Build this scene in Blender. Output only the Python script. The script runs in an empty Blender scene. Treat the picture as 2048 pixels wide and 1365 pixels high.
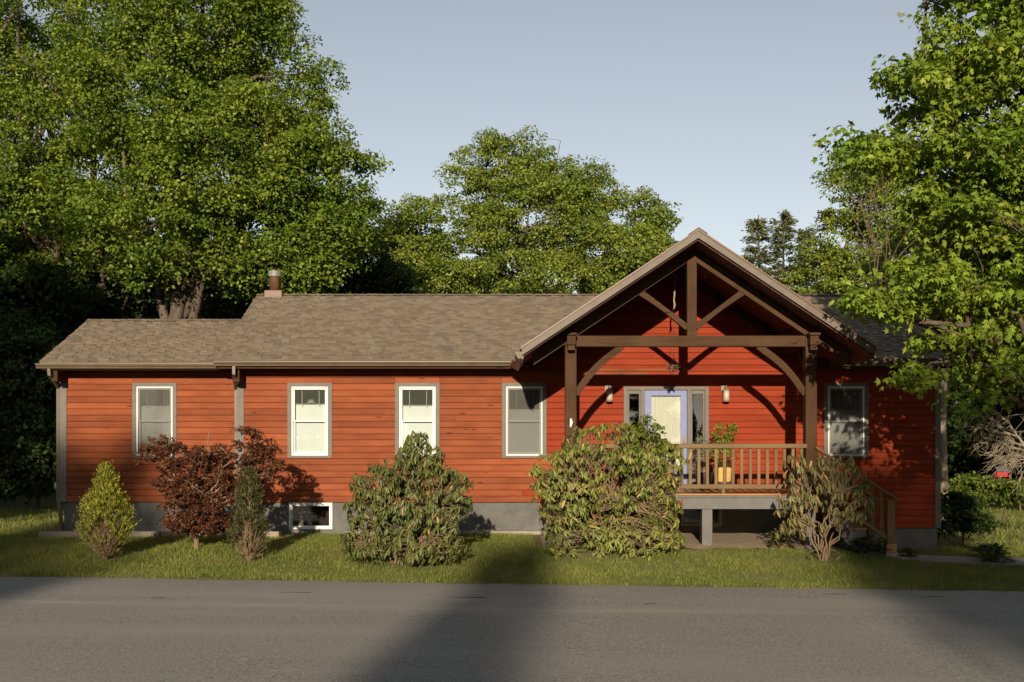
import bpy, bmesh, math, random
import numpy as np
from mathutils import Vector, Matrix

# ------------------------------------------------------------------ camera, sky, sun, exposure
SC = bpy.context.scene
COL = SC.collection
F, CX, YH, D, ZC = 2180.0, 1024.0, 865.0, 23.7, 2.21      # focal length in px, horizon row, camera distance and height
SUN_EL, SUN_AZ = 16.0, 5.0
cam_d = bpy.data.cameras.new('camera'); cam = bpy.data.objects.new('camera', cam_d); COL.objects.link(cam)
cam.location = (0, -D, ZC); cam.rotation_euler = (math.radians(90), 0, 0)
cam_d.sensor_width = 36; cam_d.lens = F / 2048 * 36
cam_d.shift_y = (YH - 682.5) / 2048
cam_d.clip_end = 2000; cam_d.clip_start = 0.05
SC.camera = cam
W = bpy.data.worlds.new('World'); SC.world = W; W.use_nodes = True
nt = W.node_tree; bg = nt.nodes['Background']
sky = nt.nodes.new('ShaderNodeTexSky'); sky.sky_type = 'NISHITA'; sky.sun_disc = False
sky.sun_elevation = math.radians(SUN_EL); sky.sun_rotation = math.radians(180 + SUN_AZ)
sky.air_density = 1.0; sky.dust_density = 0.4; sky.ozone_density = 0.8
hs = nt.nodes.new('ShaderNodeHueSaturation'); hs.inputs['Saturation'].default_value = 0.46
nt.links.new(sky.outputs[0], hs.inputs['Color']); nt.links.new(hs.outputs[0], bg.inputs[0])
bg.inputs[1].default_value = 0.092
sun_d = bpy.data.lights.new('sun', 'SUN'); sun = bpy.data.objects.new('sun', sun_d); COL.objects.link(sun)
sun_d.energy = 5.0; sun_d.angle = math.radians(0.55); sun_d.color = (1.0, 0.85, 0.65)
SUNDIR = Vector((-math.sin(math.radians(SUN_AZ)) * math.cos(math.radians(SUN_EL)), -math.cos(math.radians(SUN_AZ)) * math.cos(math.radians(SUN_EL)), math.sin(math.radians(SUN_EL))))
sun.rotation_euler = SUNDIR.to_track_quat('Z', 'Y').to_euler()
sun.location = SUNDIR * 60
SC.view_settings.view_transform = 'Standard'; SC.view_settings.look = 'None'
SC.view_settings.exposure = 0.36; SC.view_settings.gamma = 1.0; SC.view_settings.use_curve_mapping = False
SC.cycles.max_bounces = 6; SC.cycles.transparent_max_bounces = 12
SC.cycles.caustics_reflective = False; SC.cycles.caustics_refractive = False

rng = np.random.default_rng(11); random.seed(11)
R = math.radians

# ------------------------------------------------------------------ helpers
def P(px, py, d):
    return Vector(((px - CX) / F * d, d - D, ZC + (YH - py) / F * d))
def sstep(a, b, x):
    t = np.clip((x - a) / (b - a), 0, 1); return t * t * (3 - 2 * t)
EDGE = -5.62
def ground(x, y):
    t = sstep(-2.0, EDGE, y)
    drop = -0.33 * sstep(5.0, 9.0, x)
    road = -0.30 - 0.015 * np.clip(x, -25, 25)
    back = 0.35 * sstep(-12, -30, x) * sstep(0, 20, y)
    verge = 0.75 * sstep(-13.4, -17, y)
    h = drop * (1 - t) + road * t + back + verge
    return h
def gp(px, py):
    d = 20.0
    for _ in range(40):
        x = (px - CX) / F * d
        d = (ZC - float(ground(np.float64(x), np.float64(d - D)))) * F / (py - YH)
    return Vector(((px - CX) / F * d, d - D, float(ground(np.float64((px - CX) / F * d), np.float64(d - D)))))

def tag(o, label=None, cat=None, group=None, kind=None):
    if label: o['label'] = label
    if cat: o['category'] = cat
    if group: o['group'] = group
    if kind: o['kind'] = kind
    return o
def thing(name, loc, label, cat, group=None):
    o = bpy.data.objects.new(name, None); COL.objects.link(o); o.location = loc
    o.empty_display_size = 0.2
    return tag(o, label, cat, group)
def origin(o):
    v = Vector((0, 0, 0))
    while o is not None:
        v += o.location; o = o.parent
    return v
def link_mesh(name, me, mat, parent=None):
    o = bpy.data.objects.new(name, me); COL.objects.link(o)
    if mat is not None and not me.materials: me.materials.append(mat)
    o.parent = parent
    return o

class MB:
    def __init__(s): s.v = []; s.f = []
    def add(s, vs, fs):
        n = len(s.v); s.v += [tuple(v) for v in vs]; s.f += [tuple(i + n for i in f) for f in fs]
    def box(s, x0, x1, y0, y1, z0, z1):
        s.add([(x0,y0,z0),(x1,y0,z0),(x1,y1,z0),(x0,y1,z0),(x0,y0,z1),(x1,y0,z1),(x1,y1,z1),(x0,y1,z1)],
              [(0,3,2,1),(4,5,6,7),(0,1,5,4),(1,2,6,5),(2,3,7,6),(3,0,4,7)]); return s
    def prism(s, poly, fn, a, b):
        """poly 2d points; fn(u,v,t)->xyz; extruded t=a..b"""
        n = len(poly)
        vs = [fn(u, v, a) for u, v in poly] + [fn(u, v, b) for u, v in poly]
        fs = [tuple(range(n))[::-1], tuple(range(n, 2 * n))] + [(i, (i + 1) % n, n + (i + 1) % n, n + i) for i in range(n)]
        s.add(vs, fs); return s
    def xprism(s, poly, a, b): return s.prism(poly, lambda u, v, t: (t, u, v), a, b)     # poly (y,z)
    def yprism(s, poly, a, b): return s.prism(poly, lambda u, v, t: (u, t, v), a, b)     # poly (x,z)
    def zprism(s, poly, a, b): return s.prism(poly, lambda u, v, t: (u, v, t), a, b)
    def bar(s, p, q, w, h, up=(0, 0, 1)):
        p, q = Vector(p), Vector(q); d = (q - p).normalized(); u = Vector(up)
        sx = d.cross(u).normalized() * w / 2; sz = sx.cross(d).normalized() * h / 2
        vs = [c + a * sx + b * sz for c in (p, q) for a, b in ((-1,-1),(1,-1),(1,1),(-1,1))]
        s.add(vs, [(0,1,2,3)[::-1],(4,5,6,7),(0,1,5,4),(1,2,6,5),(2,3,7,6),(3,0,4,7)]); return s
    def tube(s, pts, rad, n=6, cap=True):
        pts = [Vector(p) for p in pts]; rad = [rad] * len(pts) if not hasattr(rad, '__len__') else rad
        base = len(s.v); ref = None
        for i, p in enumerate(pts):
            d = (pts[min(i + 1, len(pts) - 1)] - pts[max(i - 1, 0)])
            d = d.normalized() if d.length > 1e-9 else Vector((0, 0, 1))
            if ref is None: ref = d.orthogonal().normalized()
            a = (ref - d * ref.dot(d)); a = a.normalized() if a.length > 1e-6 else d.orthogonal().normalized(); ref = a
            b = d.cross(a)
            for k in range(n):
                t = 2 * math.pi * k / n
                s.v.append(tuple(p + (a * math.cos(t) + b * math.sin(t)) * rad[i]))
        for i in range(len(pts) - 1):
            for k in range(n):
                k2 = (k + 1) % n; o = base + i * n
                s.f.append((o + k, o + k2, o + n + k2, o + n + k))
        if cap:
            s.f.append(tuple(base + k for k in range(n))[::-1]); o = base + (len(pts) - 1) * n
            s.f.append(tuple(o + k for k in range(n)))
        return s
    def lathe(s, c, prof, n=20):
        base = len(s.v); c = Vector(c)
        for r, z in prof:
            for k in range(n):
                t = 2 * math.pi * k / n; s.v.append((c.x + r * math.cos(t), c.y + r * math.sin(t), c.z + z))
        for i in range(len(prof) - 1):
            for k in range(n):
                k2 = (k + 1) % n; o = base + i * n
                s.f.append((o + k, o + k2, o + n + k2, o + n + k))
        s.f.append(tuple(base + k for k in range(n))[::-1]); o = base + (len(prof) - 1) * n
        s.f.append(tuple(o + k for k in range(n))); return s
    def build(s, name, mat, parent=None, bevel=0.0, smooth=False):
        me = bpy.data.meshes.new(name); o0 = origin(parent) if parent else Vector((0, 0, 0))
        me.from_pydata([(v[0] - o0.x, v[1] - o0.y, v[2] - o0.z) for v in s.v], [], s.f); me.update()
        if smooth:
            for p in me.polygons: p.use_smooth = True
        ob = link_mesh(name, me, mat, parent)
        if bevel:
            m = ob.modifiers.new('bevel', 'BEVEL'); m.width = bevel; m.segments = 2; m.limit_method = 'ANGLE'
        return ob

def raw_mesh(name, V, loops, starts, mat, parent=None, smooth=False):
    me = bpy.data.meshes.new(name)
    o0 = origin(parent) if parent else Vector((0, 0, 0))
    V = np.asarray(V, np.float32) - np.array(o0, np.float32)
    me.vertices.add(len(V)); me.vertices.foreach_set('co', V.ravel())
    me.loops.add(len(loops)); me.loops.foreach_set('vertex_index', np.asarray(loops, np.int32))
    me.polygons.add(len(starts)); me.polygons.foreach_set('loop_start', np.asarray(starts, np.int32))
    me.update(calc_edges=True)
    if smooth: me.polygons.foreach_set('use_smooth', np.ones(len(starts), bool))
    return link_mesh(name, me, mat, parent)

# leaf templates: (verts, faces) in x = side, y = tip, z = normal
def T_rhomb(w=0.62, fold=0.12):
    return np.array([(0,0,0),(w/2,.5,fold),(0,1,-.05),(-w/2,.5,fold)], float), [(0,1,2,3)]
def T_lance(w=0.3, droop=0.35, fold=.05):
    ts = [0, .18, .5, .82, 1.0]; ws = [0, .75, 1, .62, 0]
    v = []; f = []
    zc = [-droop * t * t for t in ts]
    v.append((0, 0, 0))
    for i in (1, 2, 3): v += [(-w/2*ws[i], ts[i], zc[i]+fold), (0, ts[i], zc[i]), (w/2*ws[i], ts[i], zc[i]+fold)]
    v.append((0, 1, zc[4]))
    f += [(0,2,1),(0,3,2)]
    for i in range(2):
        o = 1 + 3 * i; f += [(o,o+1,o+4,o+3),(o+1,o+2,o+5,o+4)]
    f += [(7,8,10),(8,9,10)]
    return np.array(v, float), f
def T_maple(curl=.12, narrow=1.0):
    ang = [150, 108, 78, 52, 24, 0, -24, -52, -78, -108, -150]; rr = [.26, .44, .27, .56, .30, .66, .30, .56, .27, .44, .26]
    v = [(0, .38, 0.03)]
    for a, r in zip(ang, rr):
        x = -r * math.sin(R(a)) * narrow; y = .38 + r * math.cos(R(a))
        v.append((x, y, -curl * r * r * 2))
    f = [(0, i + 1, i) for i in range(1, 11)] + [(0, 1, 11)]
    return np.array(v, float), f

def T_maple_small(curl=.2, narrow=1.0):
    ang = [140, 62, 28, 0, -28, -62, -140]; rr = [.30, .60, .28, .66, .28, .60, .30]
    v = [(0, .38, 0.03)] + [(-r * math.sin(R(a)) * narrow, .38 + r * math.cos(R(a)), -curl * r * r * 2) for a, r in zip(ang, rr)]
    return np.array(v, float), [(0, i + 1, i) for i in range(1, 7)] + [(0, 1, 7)]
def frames(tip, nrm):
    tip = tip / np.linalg.norm(tip, axis=1, keepdims=True)
    n = nrm - (nrm * tip).sum(1, keepdims=True) * tip
    n /= np.linalg.norm(n, axis=1, keepdims=True) + 1e-9
    s = np.cross(tip, n)
    return np.stack([s, tip, n], axis=2)          # columns
def join_leaves(name, tmpl, pos, fr, sc, mat, parent, smooth=False):
    tv, tf = tmpl; N = len(pos); k = len(tv)
    V = np.einsum('nij,kj->nki', fr, tv) * sc[:, None, None] + pos[:, None, :]
    fl = np.concatenate([np.array(f) for f in tf]); st = np.cumsum([0] + [len(f) for f in tf])[:-1]; L = len(fl)
    loops = (fl[None, :] + (np.arange(N) * k)[:, None]).ravel()
    starts = (st[None, :] + (np.arange(N) * L)[:, None]).ravel()
    return raw_mesh(name, V.reshape(-1, 3), loops, starts, mat, parent, smooth)
def unit(v): return v / (np.linalg.norm(v, axis=-1, keepdims=True) + 1e-9)
def rdir(n): return unit(rng.normal(size=(n, 3)))
def leaves(parent, mass_name, tmpl, pos, fr, sc, mat, singles=0, mass_tmpl=None):
    """the nearest leaves in view become objects of their own (shared mesh), the rest one joined part"""
    pos = np.asarray(pos); idx = np.arange(len(pos))
    if singles:
        d = pos[:, 1] + D; px = CX + pos[:, 0] / d * F; py = YH - (pos[:, 2] - ZC) / d * F
        inview = (px > 5) & (px < 2043) & (py > 5) & (py < 1360)
        key = np.where(inview, d / sc, 1e9); order = np.argsort(key)
        pick = order[:singles]; pick = pick[inview[pick]]
        tv, tf = tmpl; me = bpy.data.meshes.new('leaf'); me.from_pydata([tuple(v) for v in tv], [], tf); me.update(); me.materials.append(mat)
        o0 = origin(parent)
        for i in pick:
            o = bpy.data.objects.new('leaf', me); COL.objects.link(o); o.parent = parent
            M = Matrix(((fr[i] * sc[i]).tolist())).to_4x4(); M.translation = Vector(pos[i]) - o0
            o.matrix_local = M
        keep = np.ones(len(pos), bool); keep[pick] = False; idx = idx[keep]
    o = join_leaves(mass_name, mass_tmpl or tmpl, pos[idx], fr[idx], sc[idx], mat, parent)
    o['kind'] = 'stuff'
    return o

# ------------------------------------------------------------------ materials
def new_mat(name):
    m = bpy.data.materials.new(name); m.use_nodes = True
    b = m.node_tree.nodes['Principled BSDF']; return m, m.node_tree, b
def nd(t, typ, **kw):
    n = t.nodes.new(typ)
    for k, v in kw.items(): setattr(n, k, v)
    return n
def lk(t, a, b): t.links.new(a, b)
def mixc(t, fac, a, b, mode='MIX'):
    n = nd(t, 'ShaderNodeMix', data_type='RGBA', blend_type=mode)
    for sock, val in ((n.inputs[0], fac), (n.inputs[6], a), (n.inputs[7], b)):
        if hasattr(val, 'is_linked'): lk(t, val, sock)
        elif isinstance(val, (int, float)): sock.default_value = val
        else: sock.default_value = (*val, 1)
    return n.outputs[2]
def ramp(t, src, a, b):
    n = nd(t, 'ShaderNodeMapRange'); lk(t, src, n.inputs[0]); n.inputs[1].default_value = a; n.inputs[2].default_value = b
    return n.outputs[0]
def noise(t, scale, detail=4, rough=.6, mapscale=None, coord='Object', rot=None):
    tc = nd(t, 'ShaderNodeTexCoord'); src = tc.outputs[coord]
    if mapscale or rot:
        mp = nd(t, 'ShaderNodeMapping'); lk(t, src, mp.inputs[0])
        if mapscale: mp.inputs['Scale'].default_value = mapscale
        if rot: mp.inputs['Rotation'].default_value = rot
        src = mp.outputs[0]
    n = nd(t, 'ShaderNodeTexNoise'); lk(t, src, n.inputs['Vector'])
    n.inputs['Scale'].default_value = scale; n.inputs['Detail'].default_value = detail; n.inputs['Roughness'].default_value = rough
    return n.outputs['Fac']
def bump(t, b, h, strength=.3, dist=.01):
    n = nd(t, 'ShaderNodeBump'); n.inputs['Strength'].default_value = strength; n.inputs['Distance'].default_value = dist
    lk(t, h, n.inputs['Height']); lk(t, n.outputs[0], b.inputs['Normal'])
def M_noise(name, c1, c2, scale=8, rough=.7, bmp=.2, bdist=.005, mapscale=None, spec=.3, lo=.35, hi=.65, detail=5, island=0.0):
    m, t, b = new_mat(name)
    f = ramp(t, noise(t, scale, detail, .65, mapscale), lo, hi)
    c = mixc(t, f, c1, c2)
    if island:
        g = nd(t, 'ShaderNodeNewGeometry'); h = nd(t, 'ShaderNodeHueSaturation')
        mr = nd(t, 'ShaderNodeMapRange'); lk(t, g.outputs['Random Per Island'], mr.inputs[0]); mr.inputs[3].default_value = 1 - island; mr.inputs[4].default_value = 1 + island
        lk(t, mr.outputs[0], h.inputs['Value']); lk(t, c, h.inputs['Color']); c = h.outputs[0]
    lk(t, c, b.inputs['Base Color']); b.inputs['Roughness'].default_value = rough; b.inputs['Specular IOR Level'].default_value = spec
    if bmp: bump(t, b, noise(t, scale * 3, 4, .7, mapscale), bmp, bdist)
    return m
def M_wood(name, c1, c2, axis='X', rough=.65, rnd=.12, knots=True, knotc=None, spec=.3):
    """stained board: grain along an axis, tone differs from board to board"""
    m, t, b = new_mat(name)
    sc = {'X': (.5, 9, 9), 'Y': (9, .5, 9), 'Z': (9, 9, .5)}[axis]
    tc = nd(t, 'ShaderNodeTexCoord'); oi = nd(t, 'ShaderNodeObjectInfo')
    off = nd(t, 'ShaderNodeVectorMath', operation='ADD'); lk(t, tc.outputs['Object'], off.inputs[0])
    sclr = nd(t, 'ShaderNodeMath', operation='MULTIPLY'); lk(t, oi.outputs['Random'], sclr.inputs[0]); sclr.inputs[1].default_value = 37.0
    lk(t, sclr.outputs[0], off.inputs[1])
    mp = nd(t, 'ShaderNodeMapping'); lk(t, off.outputs[0], mp.inputs[0]); mp.inputs['Scale'].default_value = sc
    n = nd(t, 'ShaderNodeTexNoise'); lk(t, mp.outputs[0], n.inputs['Vector']); n.inputs['Scale'].default_value = 3.0; n.inputs['Detail'].default_value = 6; n.inputs['Distortion'].default_value = .6
    c = mixc(t, ramp(t, n.outputs['Fac'], .3, .7), c1, c2)
    n2 = nd(t, 'ShaderNodeTexNoise'); lk(t, off.outputs[0], n2.inputs['Vector']); n2.inputs['Scale'].default_value = 1.3; n2.inputs['Detail'].default_value = 3
    c = mixc(t, ramp(t, n2.outputs['Fac'], .38, .72), c, [x * 1.15 for x in c2])
    if knots:
        mk = nd(t, 'ShaderNodeMapping'); lk(t, off.outputs[0], mk.inputs[0]); mk.inputs['Scale'].default_value = {'X': (1.4, 4, 6.5), 'Y': (4, 1.4, 6.5), 'Z': (5, 5, 1.4)}[axis]
        v = nd(t, 'ShaderNodeTexVoronoi'); lk(t, mk.outputs[0], v.inputs['Vector']); v.inputs['Scale'].default_value = 1.0
        k = nd(t, 'ShaderNodeMapRange'); lk(t, v.outputs['Distance'], k.inputs[0]); k.inputs[1].default_value = .03; k.inputs[2].default_value = .14; k.inputs[3].default_value = 1; k.inputs[4].default_value = 0
        c = mixc(t, k.outputs[0], c, knotc or [x * .4 for x in c1])
    h = nd(t, 'ShaderNodeHueSaturation'); lk(t, c, h.inputs['Color'])
    mr = nd(t, 'ShaderNodeMapRange'); lk(t, oi.outputs['Random'], mr.inputs[0]); mr.inputs[3].default_value = 1 - rnd; mr.inputs[4].default_value = 1 + rnd
    lk(t, mr.outputs[0], h.inputs['Value'])
    lk(t, h.outputs[0], b.inputs['Base Color']); b.inputs['Roughness'].default_value = rough; b.inputs['Specular IOR Level'].default_value = spec
    bump(t, b, n.outputs['Fac'], .35, .004)
    return m
def M_leaf(name, c1, c2, c3=None, trans=.35, rough=.55, spread=.35, noise_scale=.7):
    """leaf: tone differs leaf to leaf and bough to bough; light shines through"""
    m, t, b = new_mat(name); out = t.nodes['Material Output']
    g = nd(t, 'ShaderNodeNewGeometry'); oi = nd(t, 'ShaderNodeObjectInfo')
    ad = nd(t, 'ShaderNodeMath', operation='ADD'); lk(t, g.outputs['Random Per Island'], ad.inputs[0]); lk(t, oi.outputs['Random'], ad.inputs[1])
    fr = nd(t, 'ShaderNodeMath', operation='FRACT'); lk(t, ad.outputs[0], fr.inputs[0])
    rnd = fr.outputs[0]
    c = mixc(t, ramp(t, noise(t, noise_scale, 2), .35, .65), c1, c2)
    if c3:
        k = nd(t, 'ShaderNodeMapRange'); lk(t, rnd, k.inputs[0]); k.inputs[1].default_value = .80; k.inputs[2].default_value = .95
        c = mixc(t, k.outputs[0], c, c3)
    h = nd(t, 'ShaderNodeHueSaturation'); lk(t, c, h.inputs['Color'])
    sq = nd(t, 'ShaderNodeMath', operation='MULTIPLY'); lk(t, rnd, sq.inputs[0]); sq.inputs[1].default_value = 7.31
    f2 = nd(t, 'ShaderNodeMath', operation='FRACT'); lk(t, sq.outputs[0], f2.inputs[0])
    mr = nd(t, 'ShaderNodeMapRange'); lk(t, f2.outputs[0], mr.inputs[0]); mr.inputs[3].default_value = 1 - spread; mr.inputs[4].default_value = 1 + spread
    lk(t, mr.outputs[0], h.inputs['Value']); col = h.outputs[0]
    lk(t, col, b.inputs['Base Color']); b.inputs['Roughness'].default_value = rough; b.inputs['Specular IOR Level'].default_value = .25
    tr = nd(t, 'ShaderNodeBsdfTranslucent'); tc = mixc(t, 1.0, col, (1.25, 1.2, .55), 'MULTIPLY'); lk(t, tc, tr.inputs[0])
    mx = nd(t, 'ShaderNodeMixShader'); mx.inputs[0].default_value = trans
    lk(t, b.outputs[0], mx.inputs[1]); lk(t, tr.outputs[0], mx.inputs[2]); lk(t, mx.outputs[0], out.inputs[0])
    return m
def M_glass(name, tint=(.93, .95, .93), ior=1.5, gain=1.0):
    m, t, b = new_mat(name); out = t.nodes['Material Output']; t.nodes.remove(b)
    tr = nd(t, 'ShaderNodeBsdfTransparent'); tr.inputs[0].default_value = (*tint, 1)
    gl = nd(t, 'ShaderNodeBsdfGlossy'); gl.inputs['Roughness'].default_value = .02
    fr = nd(t, 'ShaderNodeFresnel'); fr.inputs[0].default_value = ior
    mu = nd(t, 'ShaderNodeMath', operation='MULTIPLY', use_clamp=True); lk(t, fr.outputs[0], mu.inputs[0]); mu.inputs[1].default_value = gain
    mx = nd(t, 'ShaderNodeMixShader'); lk(t, mu.outputs[0], mx.inputs[0]); lk(t, tr.outputs[0], mx.inputs[1]); lk(t, gl.outputs[0], mx.inputs[2])
    lk(t, mx.outputs[0], out.inputs[0]); return m
def M_screen(name, col=(.13, .125, .11), fac=.34):
    m, t, b = new_mat(name); out = t.nodes['Material Output']
    b.inputs['Base Color'].default_value = (*col, 1); b.inputs['Roughness'].default_value = .8
    tr = nd(t, 'ShaderNodeBsdfTransparent'); mx = nd(t, 'ShaderNodeMixShader'); mx.inputs[0].default_value = fac
    lk(t, tr.outputs[0], mx.inputs[1]); lk(t, b.outputs[0], mx.inputs[2]); lk(t, mx.outputs[0], out.inputs[0]); return m

m_siding = M_wood('red_stained_siding', (.160, .039, .0145), (.225, .061, .0225), 'X', .68, .16, True, (.05, .012, .005), .12)
m_sidingp = M_wood('red_painted_siding', (.200, .0275, .0085), (.24, .035, .0115), 'X', .7, .08, False, None, .12)
m_trim = M_noise('grey_trim_paint', (.130, .118, .10), (.155, .14, .118), 6, .6, .1, .002)
m_core = M_noise('dark_wall_core', (.03, .02, .018), (.04, .03, .025), 4, .9, 0)
m_white = M_noise('white_vinyl', (.62, .62, .60), (.68, .68, .66), 5, .4, 0)
m_shade = M_noise('white_window_shade', (.66, .685, .69), (.71, .735, .74), 3, .8, .05, .002)
m_glass = M_glass('window_glass')
m_screen = M_screen('insect_screen')
m_lead = M_noise('pale_leading', (.45, .44, .38), (.5, .48, .42), 10, .5, 0)
m_found = M_noise('grey_foundation_paint', (.10, .098, .094), (.145, .138, .128), 3, .85, .5, .006)
m_timber = M_wood('brown_stained_timber', (.042, .022, .0105), (.070, .037, .018), 'X', .7, .12, True, None, .1)
m_timberz = M_wood('brown_stained_post', (.042, .022, .0105), (.070, .037, .018), 'Z', .7, .12, True, None, .1)
m_soffit = M_wood('dark_red_soffit_boards', (.06, .022, .014), (.085, .032, .02), 'Y', .6, .2, False)
m_fascia = M_noise('taupe_fascia', (.115, .092, .068), (.145, .118, .088), 5, .5, .1, .003)
m_drip = M_noise('copper_brown_flashing', (.10, .042, .02), (.14, .062, .032), 7, .4, .05, .002, spec=.5)
m_gutter = M_noise('brown_aluminium_gutter', (.10, .074, .044), (.125, .093, .057), 3, .35, .05, .002, spec=.5)
m_shingle = M_noise('brown_asphalt_shingle', (.155, .122, .085), (.195, .156, .110), 2.2, .9, .7, .006, lo=.25, hi=.75, island=.22, detail=8)
m_deckbd = M_wood('honey_deck_board', (.27, .125, .042), (.34, .17, .065), 'X', .5, .12, True)
m_rail = M_wood('olive_brown_rail', (.115, .070, .026), (.16, .098, .038), 'X', .55, .1, False)
m_railz = M_wood('olive_brown_baluster', (.115, .070, .026), (.16, .098, .038), 'Z', .55, .14, False)
m_honey = M_wood('honey_newel_block', (.36, .16, .04), (.42, .20, .06), 'Z', .5, .05, False)
m_greyp = M_noise('grey_deck_paint', (.115, .11, .105), (.14, .134, .126), 4, .65, .15, .003)
m_blue = M_noise('blue_door_paint', (.16, .19, .36), (.18, .21, .39), 4, .45, 0)
m_curtain = M_noise('cream_curtain', (.60, .575, .50), (.66, .635, .56), 20, .9, .1, .002)
m_bronze = M_noise('weathered_bronze', (.17, .13, .09), (.24, .19, .13), 14, .5, .1, .002, spec=.5)
m_frost = M_noise('frosted_lantern_glass', (.42, .37, .29), (.48, .43, .34), 6, .25, 0, spec=.6)
m_rust = M_noise('rusty_star_metal', (.13, .07, .04), (.22, .13, .08), 18, .5, .1, .002, spec=.5)
m_starglass = M_glass('star_glass', (.75, .68, .58), 1.5, 1.5)
m_rope = M_noise('pale_chain_rope', (.28, .22, .15), (.36, .29, .2), 30, .8, .2, .003)
m_pot = M_noise('orange_glazed_pot', (.55, .30, .07), (.72, .52, .20), 1.6, .3, .05, .002, mapscale=(.3, .3, 2.0), spec=.5)
m_dark = M_noise('dark_iron', (.02, .018, .016), (.03, .027, .024), 10, .6, 0)
m_meter = M_noise('pale_grey_meter', (.35, .35, .33), (.4, .4, .38), 8, .5, 0)
m_flue = M_noise('rusty_flue', (.10, .045, .024), (.15, .075, .042), 6, .5, .1, .003, spec=.5)
m_fluecap = M_noise('dull_steel_cap', (.17, .16, .14), (.22, .21, .19), 9, .5, 0, spec=.5)
m_oldtimber = M_wood('grey_weathered_timber', (.20, .16, .12), (.27, .22, .17), 'X', .85, .1, True)
m_concrete = M_noise('worn_concrete', (.23, .20, .165), (.31, .275, .23), 5, .9, .4, .004)
m_feeder = M_noise('red_feeder_paint', (.38, .02, .02), (.45, .03, .03), 8, .5, 0)
m_slate = M_noise('grey_feeder_roof', (.08, .09, .10), (.11, .12, .13), 8, .7, 0)
m_bark = M_noise('grey_brown_bark', (.075, .055, .04), (.145, .108, .078), 5, .95, .9, .03, mapscale=(2.2, 2.2, .5))
m_twig = M_noise('tan_twig_bark', (.17, .115, .065), (.24, .165, .10), 9, .9, .3, .005)
m_dead = M_noise('pale_dead_branch', (.22, .18, .125), (.30, .25, .175), 9, .9, .3, .005)

L_maple = M_leaf('maple_leaf', (.09, .165, .017), (.195, .255, .026), (.25, .275, .04), .33)
L_maple2 = M_leaf('bright_maple_leaf', (.145, .24, .022), (.235, .31, .032), (.30, .34, .05), .36)
L_mid = M_leaf('middle_tree_leaf', (.135, .205, .026), (.235, .285, .04), (.27, .275, .06), .33)
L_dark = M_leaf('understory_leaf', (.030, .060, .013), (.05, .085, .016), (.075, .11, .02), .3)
L_light = M_leaf('sunny_understory_leaf', (.12, .17, .022), (.16, .20, .03), None, .35)
L_pine = M_leaf('conifer_needle', (.17, .20, .09), (.23, .25, .115), None, .15)
L_thuja = M_leaf('golden_thuja_spray', (.18, .21, .024), (.27, .27, .03), (.30, .24, .045), .22, noise_scale=2.0)
L_thujad = M_leaf('dark_thuja_spray', (.055, .066, .02), (.09, .09, .03), (.12, .10, .04), .2, noise_scale=2.0)
L_red = M_leaf('purple_maple_leaf', (.085, .030, .020), (.135, .050, .024), (.17, .095, .03), .28, noise_scale=1.6)
L_rhodo = M_leaf('rhododendron_leaf', (.125, .155, .030), (.20, .215, .045), (.28, .235, .08), .14, .42, noise_scale=1.5)
L_rhodod = M_leaf('dark_rhododendron_leaf', (.075, .100, .024), (.125, .140, .036), (.165, .135, .05), .14, .42, noise_scale=1.5)
L_rhodoy = M_leaf('yellowing_rhododendron_leaf', (.14, .125, .045), (.20, .165, .06), (.10, .105, .035), .16, .5, noise_scale=1.5)
L_orange = M_leaf('withered_orange_leaf', (.34, .10, .025), (.42, .16, .05), None, .2)
L_tan = M_leaf('withered_tan_leaf', (.33, .22, .08), (.40, .28, .11), None, .2)
L_grass = M_leaf('grass_blade', (.125, .17, .028), (.20, .225, .044), (.28, .24, .085), .3, .6, .3, noise_scale=.9)
L_hosta = M_leaf('glossy_border_leaf', (.045, .075, .02), (.07, .10, .028), None, .2, .4)
L_silver = M_leaf('silver_green_leaf', (.16, .19, .12), (.2, .23, .15), None, .2)
L_lime = M_leaf('lime_potted_leaf', (.16, .20, .025), (.22, .24, .035), (.34, .14, .03), .3)
L_flower = M_leaf('red_flower_petal', (.5, .05, .02), (.55, .09, .03), None, .2)

# ------------------------------------------------------------------ ground, road, path
xs = np.concatenate([np.linspace(-260, -32, 20), np.linspace(-28, 28, 113), np.linspace(32, 260, 20)])
ys = np.concatenate([np.linspace(-190, -32, 14), np.linspace(-28, 30, 160), np.linspace(34, 420, 24)])
def sheet(name, xs, ys, zf, mat):
    X, Y = np.meshgrid(xs, ys); Z = zf(X, Y)
    V = np.stack([X, Y, Z], -1).reshape(-1, 3); nx, ny = len(xs), len(ys)
    i = np.arange(nx - 1)[None, :] + np.arange(ny - 1)[:, None] * nx
    q = np.stack([i, i + 1, i + nx + 1, i + nx], -1).reshape(-1)
    o = raw_mesh(name, V, q, np.arange(0, len(q), 4), mat, None, True); o['kind'] = 'structure'; return o
def M_lawn():
    m, t, b = new_mat('lawn_soil_and_thatch')
    c = mixc(t, ramp(t, noise(t, .8, 5), .35, .65), (.11, .12, .028), (.17, .155, .042))
    c = mixc(t, ramp(t, noise(t, 14, 4), .45, .75), c, (.12, .10, .04))
    lk(t, c, b.inputs['Base Color']); b.inputs['Roughness'].default_value = .95
    bump(t, b, noise(t, 40, 4), .8, .02); return m
wob = lambda X: 0.05 * np.sin(X * 1.7) + 0.04 * np.sin(X * 4.1 + 1) + .035 * np.sin(X * 9.3 + 2) + .02 * np.sin(X * 23.)
sheet('ground', xs, ys, lambda X, Y: ground(X, Y) - 0.035 * sstep(EDGE + .12, EDGE - .08, Y + wob(X)) * sstep(-13.6, -13.3, Y), M_lawn())
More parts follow.
